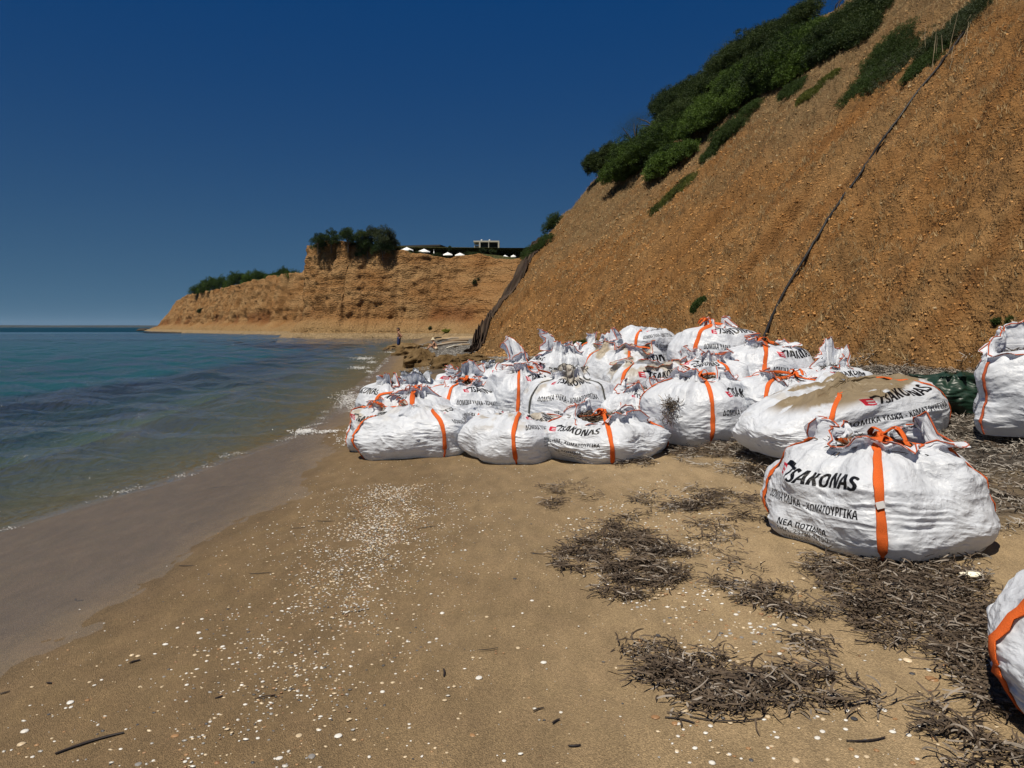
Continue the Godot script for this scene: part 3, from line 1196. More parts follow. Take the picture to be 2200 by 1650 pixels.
func tree(called: String, label: String, base: Vector3, h: float, r: float, dark: Color, light: Color, group: String, count: int, flat := 0.5, trunkpart := 0.45, lean := 0.0, low := 0.0) -> Node3D:
	var t := thing(called, label, "tree", base, 0.0, group)
	var top := Vector3(lean, h * 0.8, 0)
	var p := PackedVector3Array()
	var idx := PackedInt32Array()
	tube_into(p, idx, [Vector3(0, -0.8, 0), Vector3(lean * 0.2, h * 0.3, 0), top * Vector3(0.8, 0.85, 1)], [r * 0.07, r * 0.05, r * 0.025], 6)
	var lobes := []
	var n := 5
	for i in n:
		var a := TAU * i / n + rng.randf()
		var e := top + Vector3(cos(a) * r * rng.randf_range(0.35, 0.62), rng.randf_range(-0.22 - low, 0.12) * h, sin(a) * r * 0.5)
		tube_into(p, idx, [Vector3(lean * 0.3, h * trunkpart * rng.randf_range(0.6, 1.0), 0), (e + top) * 0.5 - Vector3(0, 0.15 * h, 0), e], [r * 0.035, r * 0.025, r * 0.012], 5)
		lobes.append([e, Vector3(r * rng.randf_range(0.38, 0.55), r * flat * rng.randf_range(0.5, 0.75), r * 0.5)])
	lobes.append([top, Vector3(r * 0.55, r * flat * 0.75, r * 0.5)])
	obj("trunk", indexed(p, idx), M.bark, t)
	crown(t, "crown", lobes, count, r * 0.13, dark, light)
	return t

func build_trees() -> void:
	var dg := Color(0.012, 0.026, 0.010)
	var lg := Color(0.045, 0.075, 0.018)
	# clump on the corner of the near headland: [px, top py, foot py, width px, tone]
	var names := ["small dark tree at the left corner of the headland top", "round dark tree second from the left on the headland top", "low dark bush hanging over the left cliff corner", "dense dark tree in the middle of the headland clump", "bright green rounded tree in the headland clump", "tall grey green tree behind the bright one", "open crowned tree with bare forks on the headland top", "wide dark tree overhanging the notch in the cliff edge", "tallest grey tree at the right of the headland clump", "dark bush at the right foot of the headland clump", "dark bush hanging into the notch of the cliff"]
	var i := 0
	for q in [[683, 503, 535, 30, 0], [712, 497, 534, 42, 0], [688, 522, 545, 34, 0], [748, 499, 532, 48, 0], [776, 500, 536, 40, 1], [798, 492, 530, 44, 2], [826, 491, 536, 46, 2], [790, 515, 548, 40, 0], [842, 502, 540, 34, 2], [822, 520, 550, 46, 0], [775, 530, 558, 26, 0]]:
		var d := 126.5 + (i % 3) * 0.9
		var b := away(q[0], q[2], d)
		var tp := away(q[0], q[1], d)
		var r: float = q[3] / PXF * d * 0.5
		var dk := dg
		var lt := lg
		if q[4] == 1:
			lt = Color(0.085, 0.115, 0.02)
			dk = Color(0.03, 0.05, 0.012)
		elif q[4] == 2:
			lt = Color(0.06, 0.075, 0.035)
			dk = Color(0.02, 0.03, 0.016)
		tree("cliff_tree", names[i], b, (tp.y - b.y) * 0.95, r * 1.15, dk, lt, "trees on the headland top", 480, 0.9, 0.35, 0.0, 0.25)
		i += 1
	# pines along the far headland
	i = 0
	var pos := ["leftmost low", "second from the left, low", "third from the left", "fourth from the left, taller", "dark, above the first notch in the cliff edge", "tall, left of the middle", "tall middle", "tall, right of the middle", "dark, above the second notch in the cliff edge", "rounded, where the cliff edge climbs", "small, on the bare ledge", "dark, right part", "tallest right hand", "last, against the near headland"]
	for q in [[424, 622, 634, 34], [440, 612, 634, 36], [458, 603, 634, 40], [478, 598, 640, 40], [490, 602, 648, 30], [502, 594, 640, 44], [520, 592, 636, 44], [541, 588, 636, 46], [530, 602, 644, 30], [562, 590, 622, 40], [582, 594, 612, 34], [600, 590, 606, 34], [608, 580, 602, 32], [630, 586, 604, 34]]:
		var d := lerpf(285.0, 186.0, (q[0] - 420.0) / 215.0)
		var b := away(q[0], q[2], d)
		var tp := away(q[0], q[1], d)
		var r: float = q[3] / PXF * d * 0.5
		tree("pine_tree", "green pine on the far headland, %s" % pos[i], b, (tp.y - b.y) * 0.92, r * 1.2, Color(0.016, 0.036, 0.008), Color(0.075, 0.125, 0.014) if i % 3 else Color(0.04, 0.075, 0.012), "pines on the far headland", 460, 0.95, 0.3, 0.0, 0.4)
		i += 1
	# small bushes on the cliff faces
	bush("bush", "single round dark bush on the far headland face", on_view(429, 671), Vector3(1.8, 1.3, 1.5), 260, Color(0.01, 0.02, 0.008), Color(0.03, 0.05, 0.015))
	bush("bush", "dark green bush on the sandy scree below the dark sheet", on_view(1017, 610), Vector3(0.55, 0.75, 0.5), 160, Color(0.02, 0.03, 0.012), Color(0.06, 0.075, 0.03))
	bush("bush", "small bush above and right of the scree bush", on_view(1028, 600), Vector3(0.4, 0.35, 0.4), 90, Color(0.02, 0.03, 0.012), Color(0.06, 0.075, 0.03))
	bush("bush", "small dark bush at the foot of the cliff behind the sitting person", on_view(925, 708), Vector3(0.45, 0.5, 0.4), 130, Color(0.012, 0.03, 0.012), Color(0.04, 0.07, 0.025))
	bush("reed_clump", "yellow green clump of reeds beside the driftwood", on_view(962, 714), Vector3(0.85, 0.45, 0.6), 420, Color(0.12, 0.14, 0.02), Color(0.30, 0.31, 0.06), 2)
	for q in [[1040, 541, 16, "round shrub in front of the hotel block"], [1056, 543, 15, "shrub at the right foot of the hotel block"], [966, 536, 9, "small palm beside the pavilion roof"], [1012, 548, 26, "low hedge below the terrace canopy"], [900, 547, 22, "low hedge under the left parasols"], [940, 551, 24, "low hedge on the cliff edge below the parasols"], [880, 545, 14, "low hedge beside the dark trees"]]:
		var w := away(q[0], q[1], 131.0)
		bush("hedge" if "hedge" in q[3] else "shrub", q[3], w, Vector3(q[2] * 0.045, 0.7, 0.8), 200, Color(0.014, 0.024, 0.010), Color(0.05, 0.07, 0.02))

# the place on the cliffs, or on the beach before them, that is seen there
func on_view(px: float, py: float) -> Vector3:
	var r := toward(px, py)
	var best := spot(px, py)
	if best.distance_to(EYE) < 92.0:
		return best
	var most := 0.0
	for q in cliff_points:
		var v := q - EYE
		var l := v.length()
		var score := r.dot(v) / (l * r.length()) - l * 1e-8
		if score > most:
			most = score
			best = q
	return best

func bush(called: String, label: String, at: Vector3, size: Vector3, count: int, dark: Color, light: Color, kind := 0, group := "", leaf := 0.0, tilt := 0.0) -> Node3D:
	var t := thing(called, label, "shrub", at, 0.0, group)
	if tilt > 0.0:
		var up := Vector3.UP.lerp(Vector3(-0.67, 0.71, 0.22), tilt).normalized()
		var side := up.cross(Vector3.FORWARD).normalized()
		t.basis = Basis(-side, up, (-side).cross(up)).orthonormalized()
	var lobes := []
	for i in 5:
		lobes.append([Vector3(rng.randfn() * size.x * 0.36, size.y * rng.randf_range(0.05, 0.45), rng.randfn() * size.z * 0.36), size * rng.randf_range(0.45, 0.7)])
	var p := PackedVector3Array()
	var idx := PackedInt32Array()
	for l in lobes:
		tube_into(p, idx, [Vector3(0, -size.y * 0.7, 0), l[0] * 0.6, l[0] + Vector3(0, l[1].y * 0.3, 0)], [size.y * 0.05, size.y * 0.03, size.y * 0.012], 5)
	obj("stem", indexed(p, idx), M.bark, t)
	crown(t, "foliage", lobes, count, leaf if leaf > 0.0 else maxf(0.07, 0.12 * (size.x + size.y)), dark, light, kind)
	return t

func build_hill_plants() -> void:
	var dk := Color(0.016, 0.032, 0.009)
	var md := Color(0.055, 0.078, 0.024)
	var gn := Color(0.095, 0.155, 0.026)
	# [px, py of the shrub's middle, width px, height px, tone, words]
	var list := [
		[1300, 325, 40, 70, 0, "dark spiky shrub at the left end of the crest"],
		[1322, 345, 36, 60, 0, "grey green shrub second from the left end of the crest"],
		[1345, 270, 60, 60, 0, "dark shrub on the skyline above the left end"],
		[1375, 330, 70, 80, 1, "bright green shrub that ends the belt at its lower left"],
		[1420, 300, 80, 70, 1, "bright green shrub second from the lower left end"],
		[1400, 230, 70, 60, 0, "brownish skyline shrub left of the dead twigs"],
		[1460, 190, 80, 70, 0, "dark skyline shrub in the middle of the belt"],
		[1470, 260, 80, 60, 1, "leafy green shrub in the lower middle of the belt"],
		[1530, 140, 80, 70, 0, "dark pointed skyline shrub"],
		[1530, 225, 90, 70, 1, "broad green shrub above the bare strip"],
		[1590, 175, 90, 70, 1, "green shrub above the thin weed strip"],
		[1575, 90, 50, 70, 0, "narrow upright skyline shrub"],
		[1620, 80, 70, 60, 0, "dark skyline shrub right of the upright one"],
		[1650, 130, 90, 70, 0, "dark green shrub in the upper middle"],
		[1690, 40, 80, 60, 0, "dark skyline shrub near the top of the picture"],
		[1720, 90, 90, 70, 1, "olive shrub near the upper end of the belt"],
		[1780, 50, 90, 70, 0, "dark shrub near the top edge, lower side"],
		[1850, 10, 100, 50, 0, "last shrub of the belt, cut by the top edge"],
		[1760, 0, 90, 60, 0, "uppermost dark shrub of the belt"],
		[1362, 352, 60, 50, 1, "small green shrub tucked under the lower left end of the belt"],
		[1440, 335, 60, 44, 1, "flat green shrub on the lower fringe, left part"],
		[1505, 262, 70, 50, 1, "fresh green shrub on the lower fringe above the bare strip"],
		[1560, 215, 80, 56, 1, "dense green shrub on the lower fringe, middle"],
		[1625, 185, 80, 50, 1, "green shrub on the lower fringe above the dead branches"],
		[1690, 150, 80, 50, 1, "green shrub on the lower fringe, right of the dead branches"],
		[1750, 110, 80, 54, 1, "dull green shrub on the lower fringe, upper part"],
		[1810, 70, 80, 54, 0, "dark shrub on the lower fringe near the dry grass"],
		[1600, 130, 70, 60, 0, "dark shrub in the heart of the belt"],
		[1680, 90, 80, 60, 0, "dark shrub in the heart of the belt, further up"],
		[1505, 190, 70, 60, 0, "dark shrub in the heart of the belt, further down"],
		[1440, 245, 70, 60, 0, "dark shrub behind the leafy green one"],
	]
	for q in list:
		var sk: bool = q[4] == 0
		var at := spot(q[0], q[1] + q[3] * 0.35) if not sk else spot(q[0] + 12, q[1] + q[3] * 0.55)
		var dist := -at.z
		var sx: float = q[2] / PXF * dist * 1.02
		var sy: float = q[3] / PXF * dist * 0.88
		bush("hill_shrub", q[5], at + Vector3(0, sy * 0.1, 0), Vector3(sx, sy * 0.85, sx), 3600, dk, md if sk else gn, 0, "shrub belt along the crest of the slope", 0.15, 0.75)
	var mats := [
		[1965, 95, 110, 42, "grey green creeping shrub below the top edge"], [1890, 150, 80, 40, "left lobe of the creeping shrub patch"], [2040, 60, 70, 40, "dry grey end of the creeping shrub patch"], [1915, 95, 80, 40, "upper left creeping shrub of the patch"], [2000, 120, 70, 28, "lower right creeping shrub of the patch"],
		[1560, 285, 50, 50, "low dark weed strip below the shrub belt"], [1610, 240, 50, 40, "upper part of the low weed strip"], [1530, 320, 36, 26, "lower end of the low weed strip"], [1700, 190, 40, 24, "low weeds right of the strip"],
		[1735, 205, 40, 22, "bright yellow green weed tuft on the bare slope"], [1775, 175, 26, 20, "small bright weed tuft above the yellow one"],
		[1425, 435, 46, 26, "yellow green weed patch low on the slope"], [1480, 390, 50, 22, "greyish dry weed patch above the yellow one"],
		[1497, 655, 24, 14, "small weed tuft in the bare earth"], [1275, 735, 50, 14, "green weeds behind the rear bags"],
		[1200, 468, 26, 46, "dark upright bush on the spur edge"], [1140, 520, 34, 30, "green bush above the dark sheet"], [1125, 524, 14, 22, "slim bush left of the one above the dark sheet"],
		[2168, 690, 12, 40, "thin green plant behind the folded bag flap"], [2138, 690, 8, 26, "dark thorny twig beside the thin green plant"],
	]
	for q in mats:
		var at := spot(q[0], q[1] + q[3] * 0.3)
		if q[0] < 1210 and q[1] < 530:
			at = hill_point(-8.7, 9.2) if q[1] < 500 else hill_point(-6.5 - 0.01 * (1140 - q[0]), 6.7) + Vector3(0, 0.2, 0)
		var dist := -at.z
		var sx: float = q[2] / PXF * dist * 0.95
		var sy: float = q[3] / PXF * dist * 0.85
		var yellow: bool = "yellow" in q[4] or "bright" in q[4]
		var gy: bool = "grey" in q[4]
		var lt := Color(0.14, 0.15, 0.03) if yellow else (Color(0.10, 0.12, 0.075) if gy else Color(0.05, 0.085, 0.02))
		bush("weed_patch", q[4], at, Vector3(sx * 1.15, sy * 0.7, sx * 0.9), 1600 if sx > 0.3 else 120, Color(0.03, 0.045, 0.012), lt, 0, "", 0.075 if sx > 0.3 else 0.045, 1.0 if q[1] < 660 else 0.0)
	# straw on the slope
	var xf := []
	var col := []
	for i in 70000:
		var t := rng.randf_range(0.5, 19.5)
		var u := lerp_table(EDGE, t) + rng.randf() * 42.0
		var n := n_b.get_noise_2d(u * 0.16 + 70.0, t * 0.16)
		if rng.randf() > 0.25 + 0.9 * n + smoothstep(4.0, 16.0, t - 0.1 * u) * 0.8:
			continue
		var s := rng.randf_range(0.08, 0.26)
		xf.append(Transform3D(Basis.from_euler(Vector3(rng.randfn() * 0.25, rng.randf() * TAU, 0.35 + rng.randfn() * 0.3)).scaled(Vector3.ONE * s), hill_point(u, t)))
		col.append(mixc(Color(0.20, 0.14, 0.07), Color(0.44, 0.33, 0.18), rng.randf()))
	scatter("dry_grass", straw_tuft(4, 9), M.straw, xf, col)
	# tall straw stalks at the top right
	var o := thing("dead_stalks", "tall pale dead stalks standing by the upper end of the hose", "dry plant", spot(2030, 110))
	var stm := mat(0.8, 0.2, false, lin(0.36, 0.29, 0.19))
	for i in 26:
		var b := spot(rng.randf_range(1985, 2075), rng.randf_range(60, 160)) - o.position
		obj("stalk", tube([b, b + Vector3(rng.randf_range(-0.1, 0.4), rng.randf_range(0.4, 1.1), rng.randfn() * 0.2)], [0.010, 0.004], 4), stm, o)
	# black hose down the slope
	var pts := []
	var rad := []
	var way := [[1635, 750], [1642, 722], [1655, 690], [1672, 650], [1700, 600], [1735, 545], [1765, 495], [1795, 445], [1830, 400], [1868, 345], [1890, 305], [1925, 265], [1960, 210], [1990, 175], [2020, 140], [2045, 105], [2070, 70], [2100, 30], [2130, -20]]
	for q in way:
		pts.append(spot(q[0], q[1], 0.09))
	var sm := []
	for i in pts.size() - 1:
		for k in 5:
			var f := k / 5.0
			sm.append(pts[i].cubic_interpolate(pts[i + 1], pts[maxi(i - 1, 0)], pts[mini(i + 2, pts.size() - 1)], f))
	for turn in 14:
		var before := sm.duplicate()
		for i in range(1, sm.size() - 1):
			sm[i] = (before[i - 1] + before[i] * 2.0 + before[i + 1]) * 0.25
	for i in sm.size():
		sm[i].y = maxf(sm[i].y, land(sm[i].x, -sm[i].z) + 0.04)
	for q in sm:
		rad.append(0.036)
	var hose := obj("hose", tube(sm, rad, 8), mat(0.5, 0.4, false, lin(0.012, 0.012, 0.013)))
	tag(hose, "long black hose running down the bare slope to the bags", "hose")
	# dark sheet hanging over the end of the spur
	var nu := 26
	var nv := 60
	var sp := PackedVector3Array()
	var sc := PackedColorArray()
	for j in nv:
		var f := float(j) / (nv - 1)
		var t := lerpf(7.6, -0.6, f)
		var u := lerp_table(EDGE, t)
		for i in nu:
			var g := float(i) / (nu - 1)
			var width := 2.6 * sin(PI * clampf(0.16 + f * 0.86, 0.0, 1.0)) + 0.4
			var v := 0.35 - g * width
			var q := hill_point(u + v, t)
			var x := q.x
			var fold := 0.16 * sin(g * 34.0 + 3.0 * n_a.get_noise_2d(f * 3.0, g * 2.0)) * (0.3 + g) + 0.12 * n_b.get_noise_2d(f * 14.0, g * 5.0)
			var hold := 1.15 * g * width * 0.55
			sp.append(Vector3(x - 0.25 * g + fold * 0.2, maxf(q.y + 0.12 + hold * (1.0 - 0.25 * g) + fold, 0.45), q.z + 0.15 + fold * 0.5))
			var st := n_b.get_noise_2d(g * 9.0, f * 1.6 + 4.0)
			sc.append(mixc(Color(0.020, 0.014, 0.011), Color(0.085, 0.058, 0.040), 0.35 + st * 1.1))
	var sheet := obj("ground_sheet", grid(nu, nv, sp, PackedVector2Array(), sc), M.dark_cloth)
	tag(sheet, "dark brown sheet draped down the end of the spur beside the driftwood", "sheet")

func build_shore_rocks() -> void:
	var list := [[905, 785, 70, 18, "long low tan rock ledge in front of the standing person"], [960, 788, 60, 14, "tan rock ledge next to the rearmost bags"], [880, 762, 44, 12, "tan rock beside the standing person's feet"], [870, 748, 50, 6, "flat tan rock at the water behind the standing person"], [1010, 778, 60, 10, "flat tan rock behind the rearmost bags"], [890, 803, 26, 5, "small pale rock on the wet sand"], [925, 745, 30, 4, "small rock near the shingle"], [838, 752, 26, 4, "dark low rock in the water beside the standing person"]]
	var k := 0
	for q in list:
		var c := spot(q[0], q[1])
		var dist := -c.z
		var o := obj("shore_rock", rock_mesh(40 + k), M.rock)
		o.position = c - Vector3(0, 0.02, 0)
		o.scale = Vector3(q[2] / PXF * dist * 0.55, q[3] / PXF * dist * 1.9, q[2] / PXF * dist * 0.8)
		o.rotation.y = 0.5 * k
		tag(o, q[4], "rock", "tan rocks at the water's edge")
		k += 1
	# driftwood
	k = 0
	for q in [[938, 742, 1000, 728, 0.10, "long bleached log lowest in the driftwood pile"], [950, 738, 1004, 722, 0.12, "thick brown log across the driftwood pile"], [960, 748, 990, 745, 0.06, "pale board lying in front of the logs"], [955, 730, 985, 718, 0.07, "grey log leaning beside the reeds"], [940, 733, 962, 727, 0.09, "short dark log left of the pile"], [975, 745, 1010, 733, 0.08, "thin log at the right of the pile"], [930, 728, 950, 722, 0.10, "black stump beside the reeds"]]:
		var a := spot(q[0], q[1], 0.1)
		var b := a + Vector3((q[2] - q[0]) / PXF * -a.z, 0.15 + 0.05 * k, -2.0 + 0.5 * k)
		b.y = land(b.x, -b.z) + 0.22
		var m := (a + b) * 0.5 + Vector3(0, 0.08, 0.1)
		var o := obj("driftwood_log", tube([a, a.lerp(m, 0.5), m, m.lerp(b, 0.5), b], [q[4], q[4] * 0.95, q[4] * 0.9, q[4] * 0.8, q[4] * 0.65], 8), mat(0.85, 0.2, false, [lin(0.36, 0.30, 0.23), lin(0.22, 0.15, 0.09), lin(0.5, 0.47, 0.4), lin(0.28, 0.25, 0.22), lin(0.05, 0.045, 0.04), lin(0.3, 0.22, 0.14), lin(0.02, 0.02, 0.02)][k]))
		tag(o, q[5], "log", "driftwood at the foot of the spur")
		k += 1

func rock_mesh(sd: int) -> ArrayMesh:
	var nu := 44
	var nv := 18
	var p := PackedVector3Array()
	var c := PackedColorArray()
	for j in nv:
		var la := float(j) / (nv - 1) * PI * 0.5
		for i in nu:
			var lo := TAU * (i % (nu - 1)) / (nu - 1)
			var d := Vector3(cos(la) * cos(lo), sin(la), cos(la) * sin(lo))
			var n := n_c.get_noise_3d(d.x * 1.6 + sd, d.y * 1.6, d.z * 1.6)
			var r := 1.0 + 0.55 * n
			p.append(Vector3(d.x * r, maxf(0.0, d.y + 0.35 * n_c.get_noise_3d(d.x * 3.0, sd, d.z * 3.0) * sin(la)) - (0.3 if j == 0 else 0.0), d.z * r))
			c.append(mixc(Color(0.20, 0.125, 0.055), Color(0.37, 0.25, 0.125), 0.5 + n * 1.2))
	return grid(nu, nv, p, PackedVector2Array(), c, false)

# ---------- the big bags ----------
# A bag is a cloth skin round a slumped box: angle th runs round it (0 = its printed side), s climbs from the middle of its
# underside over the sides and the shoulder to the loose rim.
class Bag:
	var w := 1.2
	var dep := 1.2
	var h := 0.75
	var n := 3.2          # squareness of the plan
	var neck := 0.55      # width of the mouth, 0 = closed top
	var rim := 0.16       # height of the loose cloth round the mouth
	var bulge := 0.10
	var sd := 1
	var wr := 1.0         # strength of creases
	var sag := 0.0        # lower side towards +x
	var ears := 1.0
	var dirt := 0.0
	var sand_top := 0.0
	var fold := 0.0       # one side of the rim stands up (radians of its direction), 0 = none
	var fold_h := 0.0
	var lobes := []       # where the loose cloth stands up: [radians, spread, height]
	var box := 0.0
	var up_print := 0.0   # how far the print was sewn above or below its usual place

func bag_profile(b: Bag, s: float) -> Vector2:
	# (share of the half width, height share)
	var t: Array
	if b.neck > 0.0:
		t = [[0.0, 0.0, 0.02], [0.10, 0.80, 0.0], [0.14, 0.90, 0.02], [0.22, 0.97, 0.14], [0.36, 1.0, 0.36], [0.50, 0.985, 0.58], [0.62, 0.93, 0.78], [0.72, 0.80, 0.93], [0.82, b.neck + 0.06, 1.0], [0.88, b.neck, 1.03], [1.0, b.neck + 0.10, 1.06]]
	else:
		t = [[0.0, 0.0, 0.02], [0.10, 0.80, 0.0], [0.14, 0.90, 0.02], [0.22, 0.97, 0.16], [0.36, 1.0, 0.42], [0.50, 0.96, 0.66], [0.62, 0.86, 0.84], [0.74, 0.66, 0.95], [0.86, 0.38, 0.99], [1.0, 0.0, 1.0]]
	if b.box > 0.0:
		for k in [[4, 1.0, 0.36], [5, 1.0, 0.60], [6, 0.99, 0.84], [7, 0.95, 0.97], [8, 0.84, 1.0]]:
			t[k[0]] = [t[k[0]][0], lerpf(t[k[0]][1], k[1], b.box), lerpf(t[k[0]][2], k[2], b.box)]
	for i in range(1, t.size()):
		if s <= t[i][0]:
			var f: float = (s - t[i - 1][0]) / (t[i][0] - t[i - 1][0])
			var p0: Array = t[maxi(i - 2, 0)]
			var p3: Array = t[mini(i + 1, t.size() - 1)]
			return Vector2(cubic_interpolate(t[i - 1][1], t[i][1], p0[1], p3[1], f), cubic_interpolate(t[i - 1][2], t[i][2], p0[2], p3[2], f))
	return Vector2(t[-1][1], t[-1][2])

func bag_point(b: Bag, th: float, s: float) -> Vector3:
	var pr := bag_profile(b, s)
	var cs := absf(cos(th))
	var sn := absf(sin(th))
	# rounder towards the mouth
	var e := lerpf(b.n, lerpf(2.1, b.n, b.box), smoothstep(0.55, 0.85, s))
	var r := 1.0 / pow(pow(cs, e) + pow(sn, e), 1.0 / e)
	var side := smoothstep(0.12, 0.2, s) * smoothstep(0.72, 0.55, s)
	var up := smoothstep(0.55, 0.8, s)
	var loose := smoothstep(0.82, 1.0, s) if b.neck > 0.0 else 0.0
	var cn := cos(th)
	var sx := sin(th)
	var q := float(b.sd) * 7.3
	# broad lumps, level creases low down, pleats drawn to the mouth
	var lump := n_a.get_noise_3d(cn * 1.1 + q, s * 2.6, sx * 1.1) * 0.075 + n_b.get_noise_3d(cn * 2.4 + q, s * 5.0, sx * 2.4) * 0.022
	var arc := th * 2.2 * maxf(b.w, b.dep) / 1.2
	var crease := (n_r.get_noise_2d(arc * 0.42 + q, s * 11.0 + 0.5 * n_a.get_noise_2d(arc * 0.7, q)) - 0.1) * 0.009
	crease += n_b.get_noise_2d(arc * 0.9 + q, s * 34.0) * 0.006 * smoothstep(0.62, 0.3, s)
	crease *= 0.35 + 1.1 * smoothstep(-0.2, 0.35, n_a.get_noise_2d(arc * 0.55 - q, s * 2.2 + 9.0))
	# a few long folds that run askew over the cloth
	crease += 0.016 * maxf(0.0, n_r.get_noise_2d(arc * 0.5 + s * 3.4 + q, s * 1.6 - arc * 0.3) - 0.45)
	var pleat := (n_b.get_noise_2d(cn * 2.2 + q, sx * 2.2 + s) * 0.10 + n_r.get_noise_2d(cn * 1.7 + q, sx * 1.7) * 0.06) * up
	# straps pull the corners in a little
	var corner := 0.0
	for k in 4:
		var dth := wrapf(th - (PI / 4 + PI / 2 * k), -PI, PI)
		corner = maxf(corner, exp(-dth * dth / 0.012))
	var out := lump + (crease * side + pleat) * b.wr - 0.020 * corner * side
	out += b.bulge * side * (0.35 - 0.35 * cos(4.0 * th) * 0.0) * sin(clampf((s - 0.12) / 0.6, 0.0, 1.0) * PI)
	var hw := b.w * 0.5
	var hd := b.dep * 0.5
	var k2 := pr.x * r
	var x := sx * (hw * k2) + sx * out
	var z := cn * (hd * k2) + cn * out
	var y := b.h * pr.y + (0.035 * n_a.get_noise_2d(cn * 1.3 + q, sx * 1.3) + 0.03 * n_b.get_noise_3d(cn * 2.0 + q, s * 3.0, sx * 2.0)) * smoothstep(0.2, 0.6, s)
	y += crease * 0.5 * side
	if b.neck == 0.0:
		var tops := smoothstep(0.6, 0.8, s)
		var px := x * 1.4
		y += tops * (0.07 * n_b.get_noise_2d(px + q, z * 1.4) + 0.045 * n_r.get_noise_2d(px * 0.7 + q, z * 2.1) - 0.02)
	# loose rim: high at the corners, tumbling in and out between
	if loose > 0.0:
		var rise := b.rim * 0.25
		for l in b.lobes:
			var dl := wrapf(th - l[0], -PI, PI)
			rise += l[2] * exp(-dl * dl / (l[1] * l[1]))
		var flop := smoothstep(-0.1, 0.35, n_a.get_noise_2d(cn * 0.9 + q, sx * 0.9 + 3.0))
		y += loose * rise * (1.0 - 0.9 * flop) - 0.06 * flop * loose * loose
		var lean := 0.10 * flop - 0.06
		var cr := n_b.get_noise_3d(x * 5.0 + q, s * 7.0, z * 5.0) * 0.07 + n_r.get_noise_2d(th * 1.3 + q, s * 5.0) * 0.03
		x += sx * (lean * b.w + cr) * loose
		z += cn * (lean * b.w + cr) * loose
		y += loose * n_a.get_noise_3d(x * 4.0, q, z * 4.0) * 0.05
		if b.fold_h > 0.0:
			var dth2 := wrapf(th - b.fold, -PI, PI)
			var g := exp(-pow(absf(dth2), 3.0) / 0.5)
			y += loose * g * b.fold_h
			x += sx * loose * g * 0.10
			z += cn * loose * g * 0.10
	y -= b.sag * (x / hw) * smoothstep(0.15, 0.6, s)
	return Vector3(x, y, z)

func bag_mesh(b: Bag, nu: int, nv: int) -> ArrayMesh:
	var p := PackedVector3Array()
	var uv := PackedVector2Array()
	var c := PackedColorArray()
	p.resize(nu * nv)
	uv.resize(nu * nv)
	c.resize(nu * nv)
	var q := float(b.sd) * 5.1
	for j in nv:
		var s := float(j) / (nv - 1)
		s = lerpf(0.06, 1.0, s)
		var v := clampf((s - 0.12) / 0.76, 0.0, 1.12)
		for i in nu:
			var th := TAU * i / (nu - 1) - PI
			var w := bag_point(b, th if i < nu - 1 else -PI, s)
			var col := Color(1, 1, 1)
			# dirt splashed from below, sand and weed on the upper cloth
			var dn := n_b.get_noise_3d(w.x * 3.0 + q, w.y * 3.0, w.z * 3.0)
			col = mixc(col, Color(0.86, 0.82, 0.74), smoothstep(0.25, 0.08, w.y / b.h) * 0.5 + 0.25 * dn)
			if b.dirt > 0.0:
				col = mixc(col, Color(0.62, 0.50, 0.34), b.dirt * smoothstep(0.0, 0.35, dn + 0.25 * smoothstep(0.6, 0.9, s) - 0.1) * smoothstep(0.45, 0.75, s))
			if b.sand_top > 0.0:
				var m := n_c.get_noise_2d(w.x * 1.3 + q, w.z * 3.2) * 0.9 + b.sand_top - absf(w.z + 0.05 * w.x - 0.15) * 1.9 - absf(w.x + 0.15) * 0.35
				var on_top := smoothstep(0.0, 0.06, m) * smoothstep(0.58, 0.68, s)
				col = mixc(col, Color(0.42, 0.31, 0.18), on_top)
				w.y += 0.012 * on_top
			p[j * nu + i] = w
			uv[j * nu + i] = Vector2(0.25 + th / PI, 1.0 - v + b.up_print)
			c[j * nu + i] = col
	return grid(nu, nv, p, uv, c, true)

# a band laid along points of the skin
func ribbon(pts: Array, side: Array, width: Array, thick := 0.006) -> ArrayMesh:
	var p := PackedVector3Array()
	var n := pts.size()
	var m := 5
	for k in m:
		pass
	var idx := PackedInt32Array()
	for i in n:
		var d: Vector3 = (pts[mini(i + 1, n - 1)] - pts[maxi(i - 1, 0)]).normalized()
		var sd: Vector3 = side[i]
		sd = (sd - d * sd.dot(d)).normalized()
		var up := sd.cross(d).normalized()
		var hw: float = width[i] * 0.5
		for q in [[-1.0, -0.5], [-0.92, 0.6], [0.0, 1.0], [0.92, 0.6], [1.0, -0.5], [0.0, -0.8]]:
			p.append(pts[i] + sd * hw * q[0] + up * thick * q[1])
	for i in n - 1:
		for k in 6:
			var a := i * 6 + k
			var b2 := i * 6 + (k + 1) % 6
			idx.append_array([a, a + 6, b2, b2, a + 6, b2 + 6])
	return indexed(p, idx)

func skin_out(b: Bag, th: float, s: float) -> Array:
	var a := bag_point(b, th, s)
	var du := bag_point(b, th + 0.02, s) - a
	var dv := bag_point(b, th, minf(s + 0.01, 1.0)) - bag_point(b, th, s - 0.01)
	var nn := du.cross(dv).normalized()
	if nn.dot(Vector3(a.x, (a.y - b.h * 0.4), a.z)) < 0.0:
		nn = -nn
	return [a, nn, du.normalized()]

func strap_on(b: Bag, th: float, width: float, s0: float, s1: float, wobble := 0.03) -> Array:
	var pts := []
	var side := []
	var wid := []
	var n := 26
	for i in n:
		var s := lerpf(s0, s1, float(i) / (n - 1))
		var o := skin_out(b, th + wobble * sin(s * 5.0 + b.sd), s)
		pts.append(o[0] + o[1] * 0.012)
		side.append(o[2])
		wid.append(width * (0.45 if s < 0.24 else 1.0) * (0.9 + 0.1 * sin(s * 21.0 + b.sd)))
	return [pts, side, wid]

